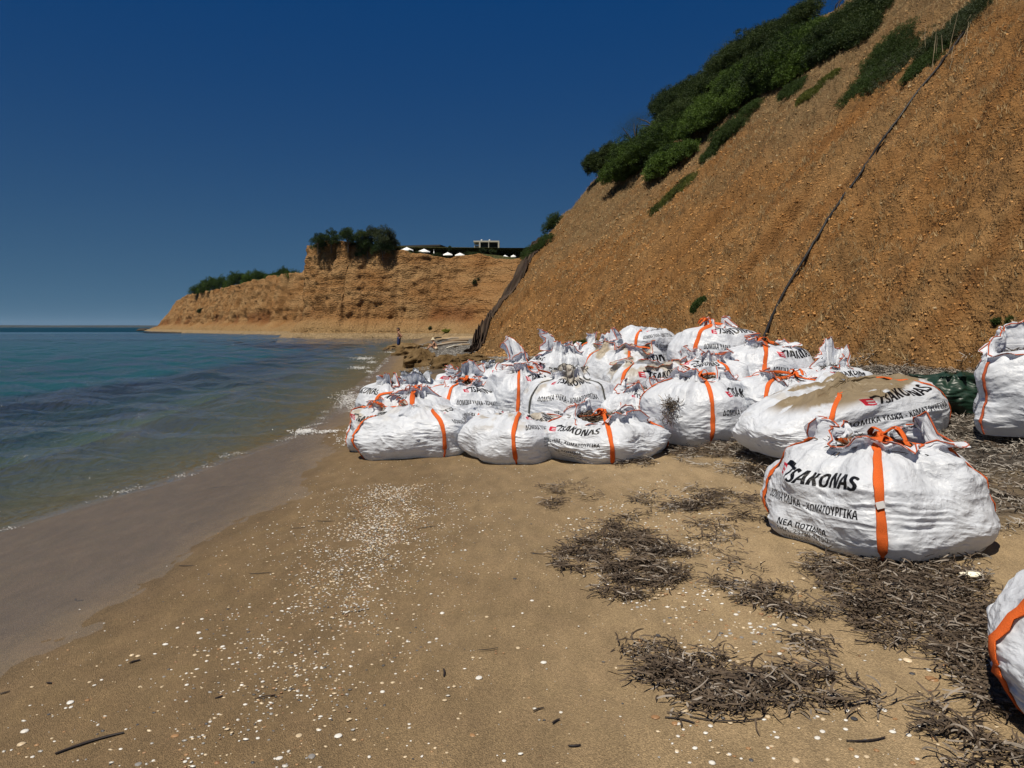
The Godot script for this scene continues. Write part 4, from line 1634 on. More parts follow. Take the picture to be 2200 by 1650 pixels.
func knot_mesh(sd: int, size: float) -> ArrayMesh:
	var r := RandomNumberGenerator.new()
	r.seed = sd
	var p := PackedVector3Array()
	var idx := PackedInt32Array()
	for k in 3:
		var pts := []
		var rad := []
		var rot := Basis.from_euler(Vector3(r.randf() * TAU, r.randf() * TAU, r.randf() * TAU))
		for i in 17:
			var a := TAU * i / 15.0
			pts.append(rot * Vector3((1.0 + 0.35 * cos(1.5 * a)) * cos(a) * 0.5, 0.32 * sin(1.5 * a) + 0.1, (1.0 + 0.35 * cos(1.5 * a)) * sin(a) * 0.5) * size)
			rad.append(size * (0.22 + 0.05 * sin(a * 3.0 + k)))
		tube_into(p, idx, pts, rad, 7, 0.55)
	for k in 4:   # loose ends
		var a := r.randf() * TAU
		var pts := []
		var rad := []
		var l := size * r.randf_range(1.2, 2.6)
		for i in 7:
			var f := i / 6.0
			pts.append(Vector3(cos(a + 0.7 * f) * l * f, size * (0.5 + 1.1 * sin(f * 2.8) * r.randf_range(0.5, 0.9)) - f * f * 0.3 * l, sin(a + 0.7 * f) * l * f))
			rad.append(size * (0.30 if i < 6 else 0.20))
		tube_into(p, idx, pts, rad, 6, 0.22)
	return indexed(p, idx)

var strap_orange: StandardMaterial3D
var strap_grey: StandardMaterial3D
var seam_red: StandardMaterial3D
var weed_tufts := []

func build_bag(label: String, b: Bag, at: Vector3, yaw: float, opts := {}) -> Node3D:
	if strap_orange == null:
		strap_orange = M.strap.duplicate()
		strap_orange.albedo_color = lin(0.84, 0.155, 0.028)
		strap_orange.vertex_color_use_as_albedo = false
		strap_grey = M.strap.duplicate()
		strap_grey.albedo_color = lin(0.10, 0.10, 0.09)
		strap_grey.vertex_color_use_as_albedo = false
		seam_red = M.strap.duplicate()
		seam_red.albedo_color = lin(0.62, 0.13, 0.05)
		seam_red.vertex_color_use_as_albedo = false
	var t := thing("bulk_bag", label, "bag", at, deg_to_rad(yaw), "white bulk bags on the beach")
	t.rotation.z = deg_to_rad(opts.get("roll", 0.0))
	t.rotation.x = deg_to_rad(opts.get("tip", 0.0))
	var fine: int = opts.get("fine", 1)
	obj("cloth", bag_mesh(b, 257 if fine == 2 else 161, 141 if fine == 2 else 91), M.cloth, t)
	var sm: Material = strap_grey if opts.get("grey", false) else strap_orange
	var wd: float = opts.get("strap", 0.054)
	var corners: Array = opts.get("corners", [0, 1, 2, 3])
	var low: Array = opts.get("low", [])
	var top_s := 0.86 if b.neck > 0.0 else opts.get("strap_top", 0.70)
	var heart := Vector3(opts.get("knot_x", 0.0), 0, opts.get("knot_z", 0.0))
	heart.y = b.h * 1.02 - b.sag * heart.x / (b.w * 0.5) + opts.get("knot_y", 0.03)
	for k in corners:
		var th: float = PI / 4 + PI / 2 * k + opts.get("twist", 0.0)
		var st := strap_on(b, th, wd, 0.13, top_s)
		if opts.get("knot", true) and b.neck > 0.0 and not (k in low):
			# across the mouth to the knot
			var last: Vector3 = st[0][-1]
			var sd: Vector3 = st[1][-1]
			for i in range(1, 9):
				var f := i / 8.0
				st[0].append(last.lerp(heart, f) + Vector3(0, 0.035 * sin(PI * f) - 0.05 * sin(PI * f) * (k % 2), 0))
				st[1].append(sd.rotated(Vector3.UP, 0.9 * f) + Vector3(0, 0.9 * f, 0))
				st[2].append(wd * lerpf(0.9, 0.55, f))
		obj("strap", ribbon(st[0], st[1], st[2]), sm, t)
	if opts.get("knot", true) and b.neck > 0.0:
		var kn := obj("knot", knot_mesh(b.sd + 3, wd * 1.05), sm, t)
		kn.position = heart
	if b.neck > 0.0:
		# stitched hem of the rim
		var pts := []
		var side := []
		var wid := []
		for i in 91:
			var th := TAU * i / 90.0
			var a := bag_point(b, th, 0.985)
			pts.append(a)
			side.append(bag_point(b, th, 1.0) - bag_point(b, th, 0.96))
			wid.append(0.012 if fine < 2 else 0.009)
		obj("hem", ribbon(pts, side, wid, 0.007), sm if opts.get("grey", false) else seam_red, t)
		# what the bag holds
		var rows := 8
		var cols := 33
		var p := PackedVector3Array()
		var c := PackedColorArray()
		var sand: bool = opts.get("sand", false)
		for j in rows:
			var f := float(j) / (rows - 1)
			for i in cols:
				var th := TAU * i / (cols - 1)
				var e := bag_point(b, th, 0.84)
				var y := b.h * 0.97 - 0.02 + 0.05 * n_b.get_noise_2d(e.x * f * 4.0 + b.sd, e.z * f * 4.0) - b.sag * e.x * f / (b.w * 0.5)
				p.append(Vector3(e.x * f, lerpf(y, minf(y, e.y), f), e.z * f))
				c.append(Color(0.36, 0.26, 0.15) if sand else Color(0.10, 0.075, 0.055))
		obj("filling", grid(cols, rows, p, PackedVector2Array(), c, true), M.filling, t)
		if not sand:
			make_tufts()
			var xf := []
			var col := []
			for i in (420 if fine == 2 else 170):
				var th := rng.randf() * TAU
				var e := bag_point(b, th, 0.84)
				var f := sqrt(rng.randf()) * 0.82
				var y := b.h * 0.97 - b.sag * e.x * f / (b.w * 0.5) + 0.03 * n_b.get_noise_2d(e.x * f * 4.0 + b.sd, e.z * f * 4.0)
				xf.append(Transform3D(Basis.from_euler(Vector3(rng.randfn() * 0.3, rng.randf() * TAU, rng.randfn() * 0.3)).scaled(Vector3.ONE * rng.randf_range(0.06, 0.12)), Vector3(e.x * f, y, e.z * f)))
				col.append(weed_color())
			scatter("seagrass", weed_tufts[0], M.weed, xf, col, t)
	if opts.has("edge_seam"):
		for k in opts.edge_seam:
			var st := strap_on(b, PI / 4 + PI / 2 * k, 0.03, 0.14, 0.66, 0.0)
			obj("seam", ribbon(st[0], st[1], st[2]), seam_red, t)
	return t

func weed_color() -> Color:
	var k := rng.randf()
	var c := mixc(Color(0.028, 0.019, 0.013), Color(0.115, 0.084, 0.058), rng.randf())
	if k < 0.16:
		c = mixc(Color(0.14, 0.115, 0.09), Color(0.30, 0.26, 0.22), rng.randf())
	return c

func mk(w: float, dep: float, h: float, sd: int, props := {}) -> Bag:
	var b := Bag.new()
	b.w = w
	b.dep = dep
	b.h = h
	b.sd = sd
	for k in props:
		b.set(k, props[k])
	if not props.has("up_print") and sd > 7:
		b.up_print = 0.02 + 0.17 * fmod(sd * 0.618, 1.0)
	if not props.has("wr"):
		b.wr = 0.5 + 0.9 * fmod(sd * 0.382, 1.0)
	if b.lobes.size() == 0:
		var r := RandomNumberGenerator.new()
		r.seed = sd * 31 + 5
		var a := r.randf() * TAU
		for i in 3:
			a += r.randf_range(1.2, 2.6)
			b.lobes.append([wrapf(a, -PI, PI), r.randf_range(0.5, 0.95), b.rim * r.randf_range(0.1, 0.45)])
	return b

# the bag's foot stands on the sand where that pixel column meets the given distance
func stand(px: float, d: float, lift := 0.0) -> Vector3:
	var q := away(px, 900, d)
	return Vector3(q.x, ground(q.x, d) - 0.03 + lift, -d)

func build_bags() -> void:
	# front row, right to left
	build_bag("large open bag of seagrass with orange knot, standing alone in front on the right", mk(1.16, 1.08, 0.61, 1, {"n": 2.9, "up_print": -0.06, "rim": 0.10, "neck": 0.56, "bulge": 0.2, "lobes": [[2.5, 0.42, 0.22], [-2.2, 0.5, 0.17], [-0.9, 0.45, 0.13]]}), stand(1885, 4.75), -70, {"fine": 2, "roll": 1.0, "strap": 0.06, "edge_seam": [2], "knot_x": 0.12, "knot_z": 0.06, "knot_y": 0.06})
	build_bag("bag cut off by the right edge, nearest to the viewer, smooth white with orange strap", mk(1.35, 1.2, 0.60, 2, {"n": 2.6, "neck": 0.5, "bulge": 0.25}), Vector3(2.44, ground(2.4, 2.25) - 0.03, -2.25), 14, {"fine": 2, "knot": false, "twist": 0.2})
	build_bag("full square bag at the right edge with orange corner stitching and folded top", mk(1.35, 1.2, 0.74, 3, {"n": 7.0, "box": 1.0, "neck": 0.80, "rim": 0.06, "bulge": 0.06, "lobes": [[-1.3, 0.7, 0.34], [0.1, 0.5, 0.2]], "wr": 0.8}), stand(2268, 6.9, 0.02), -124, {"fine": 2, "corners": [], "knot": false, "edge_seam": [0, 1, 2, 3], "tip": 0})
	build_bag("long lying bag with a patch of brown sand spilled over its top", mk(2.5, 1.2, 0.66, 4, {"n": 3.6, "neck": 0.0, "bulge": 0.15, "sand_top": 0.85, "dirt": 0.4, "sag": -0.13}), stand(1812, 7.65, 0.02), 33, {"fine": 2, "corners": [0, 3], "edge_seam": [0, 1], "strap_top": 0.84})
	build_bag("bag with bold black letters between the holed bag and the long lying bag", mk(1.15, 1.1, 0.62, 5, {"neck": 0.42, "rim": 0.12}), stand(1672, 8.9), 12, {"knot_x": 0.2})
	build_bag("bag with torn holes spilling seagrass, front row right of the flat open bag", mk(1.22, 1.15, 0.74, 6, {"n": 2.8, "neck": 0.5, "rim": 0.2, "bulge": 0.22}), stand(1502, 8.95), 44, {"fine": 2})
	build_bag("flat open bag with orange cross and seagrass inside, middle of the front row", mk(1.24, 1.15, 0.46, 7, {"n": 3.0, "neck": 0.60, "rim": 0.26, "bulge": 0.2, "ears": 1.2}), stand(1294, 8.45), -46, {"fine": 2})
	build_bag("low bag left of the flat open bag, front row, sand on its top", mk(1.2, 1.1, 0.52, 8, {"n": 3.2, "neck": 0.0, "bulge": 0.2, "dirt": 0.8}), stand(1122, 8.75), 40, {"fine": 2, "corners": [3, 0], "strap_top": 0.84})
	build_bag("bag lying on its side at the left end of the front row, two orange bands", mk(1.1, 1.36, 0.58, 9, {"n": 3.4, "neck": 0.0, "bulge": 0.16, "dirt": 0.25, "wr": 1.3}), stand(896, 9.25), 76, {"fine": 2, "corners": [3, 2], "roll": 0, "tip": -5, "strap_top": 0.72})
	# second row
	build_bag("small collapsed bag half hidden at the far left, next to the wet sand", mk(0.9, 0.9, 0.56, 10, {"neck": 0.5, "rim": 0.16, "dirt": 0.8}), stand(830, 9.9), -30, {"sand": true, "knot_z": 0.2})
	build_bag("bag with orange ribbons crossed in a knot, left group behind the lying bag", mk(1.15, 1.1, 0.62, 11, {"neck": 0.34, "rim": 0.15, "n": 2.6}), stand(888, 10.5, 0.06), -42, {"strap": 0.075})
	build_bag("plain rounded white bag at the leftmost end, nearest the water", mk(0.95, 0.95, 0.82, 12, {"n": 2.3, "neck": 0.3, "rim": 0.22, "bulge": 0.15}), stand(836, 11.3), 130, {"corners": [], "knot": false})
	build_bag("bag with upright printed flaps behind the crossed ribbon bag", mk(1.0, 1.0, 0.78, 13, {"neck": 0.4, "rim": 0.26, "fold": 0.0, "fold_h": 0.15}), stand(896, 12.0), -5, {"corners": [], "knot": false, "grey": true})
	build_bag("bag with orange straps and full black line of print, left of the middle", mk(1.22, 1.15, 0.72, 14, {"neck": 0.36, "rim": 0.12, "n": 2.8, "bulge": 0.18}), stand(1003, 11.1, 0.02), 28, {"fine": 2, "knot_y": 0.05})
	build_bag("small bag squeezed between the lying bag and the low bag, one orange strap", mk(0.75, 0.8, 0.50, 15, {"neck": 0.0}), stand(1026, 9.9), -36, {"corners": [0]})
	build_bag("big rounded bag with dark grey edge stitching, centre of the heap", mk(1.22, 1.15, 0.84, 16, {"n": 2.6, "neck": 0.36, "rim": 0.20, "bulge": 0.22, "dirt": 0.7}), stand(1222, 9.9), -4, {"fine": 2, "grey": true, "knot": false, "strap": 0.028, "sand": true})
	build_bag("narrow bag with one orange strap, behind and left of the grey stitched bag", mk(0.95, 0.95, 0.88, 17, {"neck": 0.5, "rim": 0.16}), stand(1118, 11.0), 40, {})
	build_bag("bag showing large black letters on its top edge, right of the grey stitched bag", mk(1.32, 1.2, 0.82, 18, {"n": 3.6, "neck": 0.62, "rim": 0.06, "dirt": 0.8, "bulge": 0.1}), stand(1400, 10.6), 3, {"fine": 2, "sand": true, "knot": false})
	build_bag("scrap of printed bag showing between the flat open bag and the grey stitched bag", mk(0.85, 0.8, 0.62, 19, {"neck": 0.4, "rim": 0.16}), stand(1366, 9.5), 10, {"corners": [1], "knot": false})
	build_bag("dirty open bag of seagrass with loose orange knot, behind the large black letters", mk(1.45, 1.3, 0.96, 20, {"neck": 0.62, "rim": 0.14, "dirt": 1.0}), stand(1345, 12.1), 44, {})
	# rear of the heap
	build_bag("rearmost bag in the middle with one line of black print, orange strap on its left", mk(1.12, 1.0, 0.92, 21, {"n": 3.0, "neck": 0.0, "bulge": 0.15}), stand(1384, 13.8, 0.30), 24, {"corners": [3], "strap_top": 0.8})
	build_bag("tall rear bag with orange knot and contact print, under the black hose", mk(1.42, 1.2, 1.0, 22, {"n": 2.8, "neck": 0.26, "rim": 0.2, "bulge": 0.2}), stand(1536, 12.4, 0.1), 8, {"knot_x": -0.2, "strap": 0.075})
	build_bag("bag with an open mouth facing left and orange band, right end of the rear row", mk(1.35, 1.15, 0.80, 23, {"neck": 0.4, "rim": 0.2, "n": 2.6}), stand(1640, 10.9, 0.02), 30, {"knot_x": -0.15, "strap": 0.07})
	build_bag("crumpled bag behind the holed bag, orange scraps on its flaps", mk(1.1, 1.0, 0.78, 24, {"neck": 0.42, "rim": 0.22, "wr": 1.6}), stand(1520, 10.6), -30, {"knot_x": 0.1})
	build_bag("bag with a raised grey lining flap, left of the rear row", mk(1.0, 0.95, 0.86, 25, {"neck": 0.5, "rim": 0.2, "fold": PI, "fold_h": 0.28}), stand(1128, 12.8, 0.1), 60, {"knot": false, "corners": [1]})
	build_bag("bag with two grey flaps, between the raised lining flap and the dirty bag", mk(1.05, 1.0, 0.90, 26, {"neck": 0.5, "rim": 0.24, "fold": 2.4, "fold_h": 0.2}), stand(1208, 13.0, 0.12), 100, {"knot": false, "corners": [0]})
	build_bag("bag with a small printed care panel standing up, left of the rearmost bag", mk(0.95, 0.9, 0.92, 27, {"neck": 0.45, "rim": 0.25, "fold": 0.4, "fold_h": 0.12}), stand(1290, 13.4, 0.12), 60, {"knot": false, "corners": [2]})
	build_bag("half buried bag with a pointed printed flap in the seagrass behind the long lying bag", mk(1.1, 0.9, 0.5, 28, {"neck": 0.3, "rim": 0.3, "fold": 2.6, "fold_h": 0.32}), stand(1782, 10.2, -0.05), 10, {"knot": false, "corners": [2]})
	build_bag("crumpled bag with limp flaps, left group behind the black line of print", mk(1.05, 1.0, 0.80, 29, {"neck": 0.45, "rim": 0.26, "fold": 0.8, "fold_h": 0.14, "wr": 1.5}), stand(1000, 12.8), -20, {"knot": false, "corners": []})
	build_bag("last small bag at the rear left, only its folded rim showing", mk(0.9, 0.9, 0.80, 30, {"neck": 0.45, "rim": 0.22, "wr": 1.5}), stand(1068, 13.2, 0.05), 15, {"knot": false, "corners": [], "grey": true})
	# white care label sewn to the strap of the front bag
	var fb := mk(1.16, 1.08, 0.61, 1, {"n": 2.9, "up_print": -0.06, "rim": 0.10, "neck": 0.56, "bulge": 0.2})
	var so := skin_out(fb, PI / 4 + 0.03 * sin(0.5 * 5.0 + 1), 0.5)
	var lb := obj("care_label", box(Vector3.ZERO, Vector3(0.045, 0.04, 0.004)), mat(0.6, 0.3, false, grey(0.85)), get_node("bulk_bag"))
	lb.transform = Transform3D(Basis(so[2], so[1].cross(so[2]).normalized(), so[1]).orthonormalized().rotated(so[1], 0.4), so[0] + so[1] * 0.026)
	# green sack
	var b := mk(0.78, 0.7, 0.46, 31, {"n": 2.3, "neck": 0.0, "wr": 2.2, "bulge": 0.1})
	var t := thing("green_sack", "dark green plastic sack between the long lying bag and the right edge bag", "sack", stand(2050, 8.35, -0.02), 0.3)
	var gm := mat(0.42, 0.5, false, lin(0.008, 0.026, 0.015))
	obj("cloth", bag_mesh(b, 121, 81), gm, t)
	var st := strap_on(b, 0.9, 0.02, 0.2, 0.85)
	obj("tie_string", ribbon(st[0], st[1], st[2]), mat(0.6, 0.4, false, lin(0.05, 0.10, 0.06)), t)
	# torn holes with seagrass hanging out of the holed bag
	var n := get_node("bulk_bag_005")
	var hb := mk(1.22, 1.15, 0.74, 6, {"n": 2.8, "neck": 0.5, "rim": 0.2, "bulge": 0.22})
	make_tufts()
	for q in [[-1.45, 0.52, 0.09], [0.42, 0.60, 0.12], [0.62, 0.50, 0.13]]:
		var o := skin_out(hb, q[0], q[1])
		var xf := []
		var col := []
		for i in 90:
			var f := rng.randf()
			xf.append(Transform3D(Basis.from_euler(Vector3(rng.randf() * TAU, rng.randf() * TAU, rng.randf() * TAU)).scaled(Vector3.ONE * rng.randf_range(0.05, 0.10)), o[0] + o[1] * (0.01 + 0.03 * rng.randf()) + Vector3(rng.randfn() * q[2] * 0.4, -f * f * q[2] * 2.6 + 0.05, rng.randfn() * q[2] * 0.4)))
			col.append(weed_color())
		scatter("seagrass_tear", weed_tufts[1], M.weed, xf, col, n)

# ---------- people, seagrass, pebbles ----------
# a body as one skin: tapered capsules blended smoothly and meshed as surface nets
func body_mesh(bones: Array, cell: float, blend: float, colour: Callable) -> ArrayMesh:
	var lo := Vector3.ONE * 1e9
	var hi := -lo
	for b in bones:
		var m: float = maxf(b[2], b[3]) + blend + cell * 2
		lo = lo.min((b[0] as Vector3).min(b[1]) - Vector3.ONE * m)
		hi = hi.max((b[0] as Vector3).max(b[1]) + Vector3.ONE * m)
	var n := Vector3i(((hi - lo) / cell).ceil()) + Vector3i.ONE
	var f := PackedFloat32Array()
	f.resize(n.x * n.y * n.z)
	f.fill(1.0)
	for b in bones:
		var a: Vector3 = b[0]
		var e: Vector3 = b[1]
		var r0: float = b[2]
		var r1: float = b[3]
		var m := maxf(r0, r1) + blend + cell * 2
		var i0 := Vector3i(((a.min(e) - Vector3.ONE * m - lo) / cell).floor()).clamp(Vector3i.ZERO, n - Vector3i.ONE)
		var i1 := Vector3i(((a.max(e) + Vector3.ONE * m - lo) / cell).ceil()).clamp(Vector3i.ZERO, n - Vector3i.ONE)
		var ae := e - a
		var l2 := maxf(ae.length_squared(), 1e-9)
		for z in range(i0.z, i1.z + 1):
			for y in range(i0.y, i1.y + 1):
				for x in range(i0.x, i1.x + 1):
					var q := lo + Vector3(x, y, z) * cell
					var h := clampf((q - a).dot(ae) / l2, 0.0, 1.0)
					var d := (q - a - ae * h).length() - lerpf(r0, r1, h)
					var k := (z * n.y + y) * n.x + x
					var o := f[k]
					var w := clampf(0.5 + 0.5 * (o - d) / blend, 0.0, 1.0)
					f[k] = lerpf(o, d, w) - blend * w * (1.0 - w)
	var at := {}
	var p := PackedVector3Array()
	var c := PackedColorArray()
	var idx := PackedInt32Array()
	var sx := 1
	var sy := n.x
	var sz := n.x * n.y
	for z in n.z - 1:
		for y in n.y - 1:
			for x in n.x - 1:
				var k := (z * n.y + y) * n.x + x
				var neg := 0
				for o in [0, sx, sy, sx + sy, sz, sz + sx, sz + sy, sz + sx + sy]:
					if f[k + o] < 0.0:
						neg += 1
				if neg == 0 or neg == 8:
					continue
				var sum := Vector3.ZERO
				var cnt := 0
				for ed in [[0, 0, 0, 0, sx], [0, 1, 0, 0, sx], [0, 0, 1, 0, sx], [0, 1, 1, 0, sx], [0, 0, 0, 1, sy], [1, 0, 0, 1, sy], [0, 0, 1, 1, sy], [1, 0, 1, 1, sy], [0, 0, 0, 2, sz], [1, 0, 0, 2, sz], [0, 1, 0, 2, sz], [1, 1, 0, 2, sz]]:
					var k0: int = k + ed[0] * sx + ed[1] * sy + ed[2] * sz
					var v0 := f[k0]
					var v1: float = f[k0 + ed[4]]
					if (v0 < 0.0) != (v1 < 0.0):
						var g := Vector3(ed[0], ed[1], ed[2])
						g[ed[3]] += v0 / (v0 - v1)
						sum += g
						cnt += 1
				at[k] = p.size()
				var w := lo + (Vector3(x, y, z) + sum / cnt) * cell
				p.append(w)
				c.append(colour.call(w))
	for k in at:
		for ax in [[sx, sy, sz], [sy, sz, sx], [sz, sx, sy]]:
			var v0 := f[k]
			var v1: float = f[k + ax[0]]
			if (v0 < 0.0) == (v1 < 0.0):
				continue
			var a: int = k - ax[1] - ax[2]
			var b: int = k - ax[2]
			var d: int = k - ax[1]
			if at.has(a) and at.has(b) and at.has(d):
				if v0 < 0.0:
					idx.append_array([at[a], at[d], at[k], at[a], at[k], at[b]])
				else:
					idx.append_array([at[a], at[k], at[d], at[a], at[b], at[k]])
	return indexed(p, idx, PackedVector2Array(), c)

func fingers(bones: Array, wrist: Vector3, dir: Vector3, side: Vector3) -> void:
	var palm := wrist + dir * 0.09
	bones.append([wrist, palm, 0.026, 0.034])
	for k in 4:
		var b := palm + side * (k - 1.5) * 0.019
		bones.append([b, b + dir * [0.075, 0.085, 0.08, 0.06][k] + side.cross(dir) * 0.02, 0.010, 0.008])
	bones.append([wrist + dir * 0.03 - side * 0.025, wrist + dir * 0.085 - side * 0.06, 0.012, 0.010])

func build_people() -> void:
	var skin := Color(0.30, 0.155, 0.095)
	# standing, seen from the side, facing the sea, hands on the hips behind him
	var at := spot(857, 757)
	var t := thing("person", "person standing at the water's edge in navy swim shorts, dark cap, hands on hips", "person", at, 0.12)
	# +x is behind, -x is where the person looks; z is the shoulder line
	var v := func(x: float, y: float, z: float) -> Vector3: return Vector3(x, y, z)
	var bo := [
		[v.call(0.02, 0.98, 0), v.call(0.03, 1.18, 0), 0.125, 0.115], [v.call(0.02, 0.98, -0.07), v.call(0.02, 0.98, 0.07), 0.12, 0.12],
		[v.call(0.03, 1.18, -0.05), v.call(0.02, 1.36, -0.09), 0.115, 0.105], [v.call(0.03, 1.18, 0.05), v.call(0.02, 1.36, 0.09), 0.115, 0.105],
		[v.call(0.02, 1.42, -0.15), v.call(0.02, 1.42, 0.15), 0.072, 0.072],
		[v.call(0.0, 1.44, 0), v.call(-0.035, 1.54, 0), 0.058, 0.052],
		[v.call(-0.035, 1.60, 0), v.call(-0.04, 1.655, 0), 0.078, 0.09], [v.call(-0.095, 1.58, 0), v.call(-0.05, 1.56, 0), 0.045, 0.05], [v.call(-0.13, 1.625, 0), v.call(-0.11, 1.65, 0), 0.014, 0.012],
		[v.call(-0.03, 1.62, -0.085), v.call(-0.02, 1.65, -0.085), 0.018, 0.02], [v.call(-0.03, 1.62, 0.085), v.call(-0.02, 1.65, 0.085), 0.018, 0.02],
	]
	for s in [-1.0, 1.0]:
		bo.append_array([
			[v.call(0.02, 1.40, 0.19 * s), v.call(0.22, 1.17, 0.31 * s), 0.056, 0.044],
			[v.call(0.22, 1.17, 0.31 * s), v.call(0.08, 1.03, 0.19 * s), 0.042, 0.029],
			[v.call(0.02, 0.93, 0.09 * s), v.call(-0.01 - 0.03 * s, 0.50, 0.10 * s), 0.092, 0.060],
			[v.call(-0.01 - 0.03 * s, 0.50, 0.10 * s), v.call(0.05 + 0.03 * s, 0.09, 0.11 * s), 0.060, 0.040],
			[v.call(0.055 + 0.03 * s, 0.36, 0.105 * s), v.call(0.05 + 0.03 * s, 0.30, 0.105 * s), 0.052, 0.048],
			[v.call(0.08 + 0.03 * s, 0.04, 0.11 * s), v.call(-0.12 + 0.03 * s, 0.03, 0.13 * s), 0.042, 0.034],
		])
		fingers(bo, v.call(0.08, 1.03, 0.19 * s), v.call(-0.75, -0.2, -0.5 * s).normalized(), v.call(0.2, -1, 0).normalized())
	obj("body", body_mesh(bo, 0.016, 0.03, func(_w: Vector3) -> Color: return skin), M.skin, t)
	var sh := [[v.call(0.02, 1.0, -0.05), v.call(0.02, 1.0, 0.05), 0.14, 0.14]]
	for s in [-1.0, 1.0]:
		sh.append([v.call(0.02, 0.95, 0.08 * s), v.call(-0.01 - 0.02 * s, 0.62, 0.10 * s), 0.118, 0.105])
	obj("shorts", body_mesh(sh, 0.02, 0.03, func(_w: Vector3) -> Color: return Color(0.010, 0.022, 0.075)), M.plain, t)
	obj("hair", body_mesh([[v.call(-0.02, 1.665, 0), v.call(-0.035, 1.70, 0), 0.092, 0.088], [v.call(0.03, 1.60, 0), v.call(0.02, 1.66, 0), 0.06, 0.07]], 0.014, 0.02, func(_w: Vector3) -> Color: return Color(0.012, 0.010, 0.010)), M.plain, t)
	obj("cap_peak", body_mesh([[v.call(-0.10, 1.685, -0.03), v.call(-0.17, 1.675, 0), 0.018, 0.014], [v.call(-0.10, 1.685, 0.03), v.call(-0.17, 1.675, 0), 0.018, 0.014]], 0.01, 0.02, func(_w: Vector3) -> Color: return Color(0.012, 0.012, 0.014)), M.plain, t)
	# sitting on the shingle, leaning forward over the knees, pale hat
	at = spot(934, 752.5)
	t = thing("person", "person sitting on the grey shingle in a pale sun hat, leaning towards the knees", "person", at, 0.0)
	bo = [
		[v.call(0.10, 0.11, -0.08), v.call(0.10, 0.11, 0.08), 0.115, 0.115], [v.call(0.10, 0.12, 0), v.call(0.06, 0.34, 0), 0.12, 0.11],
		[v.call(0.06, 0.34, 0), v.call(-0.03, 0.50, 0), 0.11, 0.095], [v.call(-0.03, 0.52, -0.13), v.call(-0.03, 0.52, 0.13), 0.06, 0.06],
		[v.call(-0.05, 0.55, 0), v.call(-0.09, 0.62, 0), 0.05, 0.045], [v.call(-0.11, 0.67, 0), v.call(-0.12, 0.72, 0), 0.075, 0.085], [v.call(-0.17, 0.65, 0), v.call(-0.13, 0.63, 0), 0.04, 0.045],
	]
	for s in [-1.0, 1.0]:
		bo.append_array([
			[v.call(0.06, 0.12, 0.10 * s), v.call(-0.32, 0.36, 0.10 * s), 0.088, 0.058],
			[v.call(-0.32, 0.36, 0.10 * s), v.call(-0.50, 0.06, 0.10 * s), 0.056, 0.036],
			[v.call(-0.48, 0.035, 0.10 * s), v.call(-0.66, 0.03, 0.11 * s), 0.036, 0.028],
			[v.call(-0.03, 0.51, 0.16 * s), v.call(-0.22, 0.30, 0.21 * s), 0.045, 0.036],
			[v.call(-0.22, 0.30, 0.21 * s), v.call(-0.43, 0.16, 0.16 * s), 0.035, 0.024],
		])
		fingers(bo, v.call(-0.43, 0.16, 0.16 * s), v.call(-0.9, -0.4, 0).normalized(), v.call(0, 0, 1))
	obj("body", body_mesh(bo, 0.016, 0.028, func(_w: Vector3) -> Color: return Color(0.40, 0.23, 0.15)), M.skin, t)
	obj("swimsuit", body_mesh([[v.call(0.10, 0.12, -0.08), v.call(0.10, 0.12, 0.08), 0.128, 0.128]], 0.016, 0.02, func(_w: Vector3) -> Color: return Color(0.55, 0.45, 0.32)), M.plain, t)
	obj("sun_hat", body_mesh([[v.call(-0.11, 0.74, 0), v.call(-0.11, 0.80, 0), 0.10, 0.085], [v.call(-0.20, 0.72, -0.06), v.call(-0.02, 0.735, 0.06), 0.05, 0.045], [v.call(-0.20, 0.72, 0.06), v.call(-0.02, 0.735, -0.06), 0.05, 0.045]], 0.014, 0.03, func(_w: Vector3) -> Color: return Color(0.62, 0.54, 0.38)), M.plain, t)

# dry ribbons of seagrass
func make_tufts() -> void:
	if weed_tufts.size():
		return
	for k in 4:
		var r := RandomNumberGenerator.new()
		r.seed = 60 + k
		var p := PackedVector3Array()
		var idx := PackedInt32Array()
		for i in 7:
			weed_leaf(p, idx, r, Vector3(r.randfn() * 0.35, r.randf() * 0.22, r.randfn() * 0.35), r.randf() * TAU, r.randf_range(0.45, 1.1), 0.078, 0.20)
		weed_tufts.append(indexed(p, idx))

func weed_leaf(p: PackedVector3Array, idx: PackedInt32Array, r: RandomNumberGenerator, c: Vector3, an: float, l: float, w: float, rise: float) -> void:
	var bend := r.randf_range(-1.4, 1.4)
	var lift := r.randf_range(0.0, rise)
	var roll := r.randf_range(-1.0, 1.0)
	var b := p.size()
	var q := c
	var n := 5
	for i in n + 1:
		var f := float(i) / n
		var a := an + bend * (f - 0.5)
		var dir := Vector3(cos(a), lift * cos(f * 3.0), sin(a)).normalized()
		var side := Vector3(-sin(a), roll * (0.4 + f), cos(a)).normalized()
		var hw := w * 0.5 * (0.55 if i == 0 or i == n else 1.0)
		p.append(q - side * hw)
		p.append(q + side * hw)
		q += dir * l / n
		if i < n:
			var k := b + i * 2
			idx.append_array([k, k + 1, k + 2, k + 1, k + 3, k + 2])

func ground_poly(px: Array) -> PackedVector2Array:
	var out := PackedVector2Array()
	for q in px:
		var s := spot(q[0], q[1])
		out.append(Vector2(s.x, s.z))
	return out

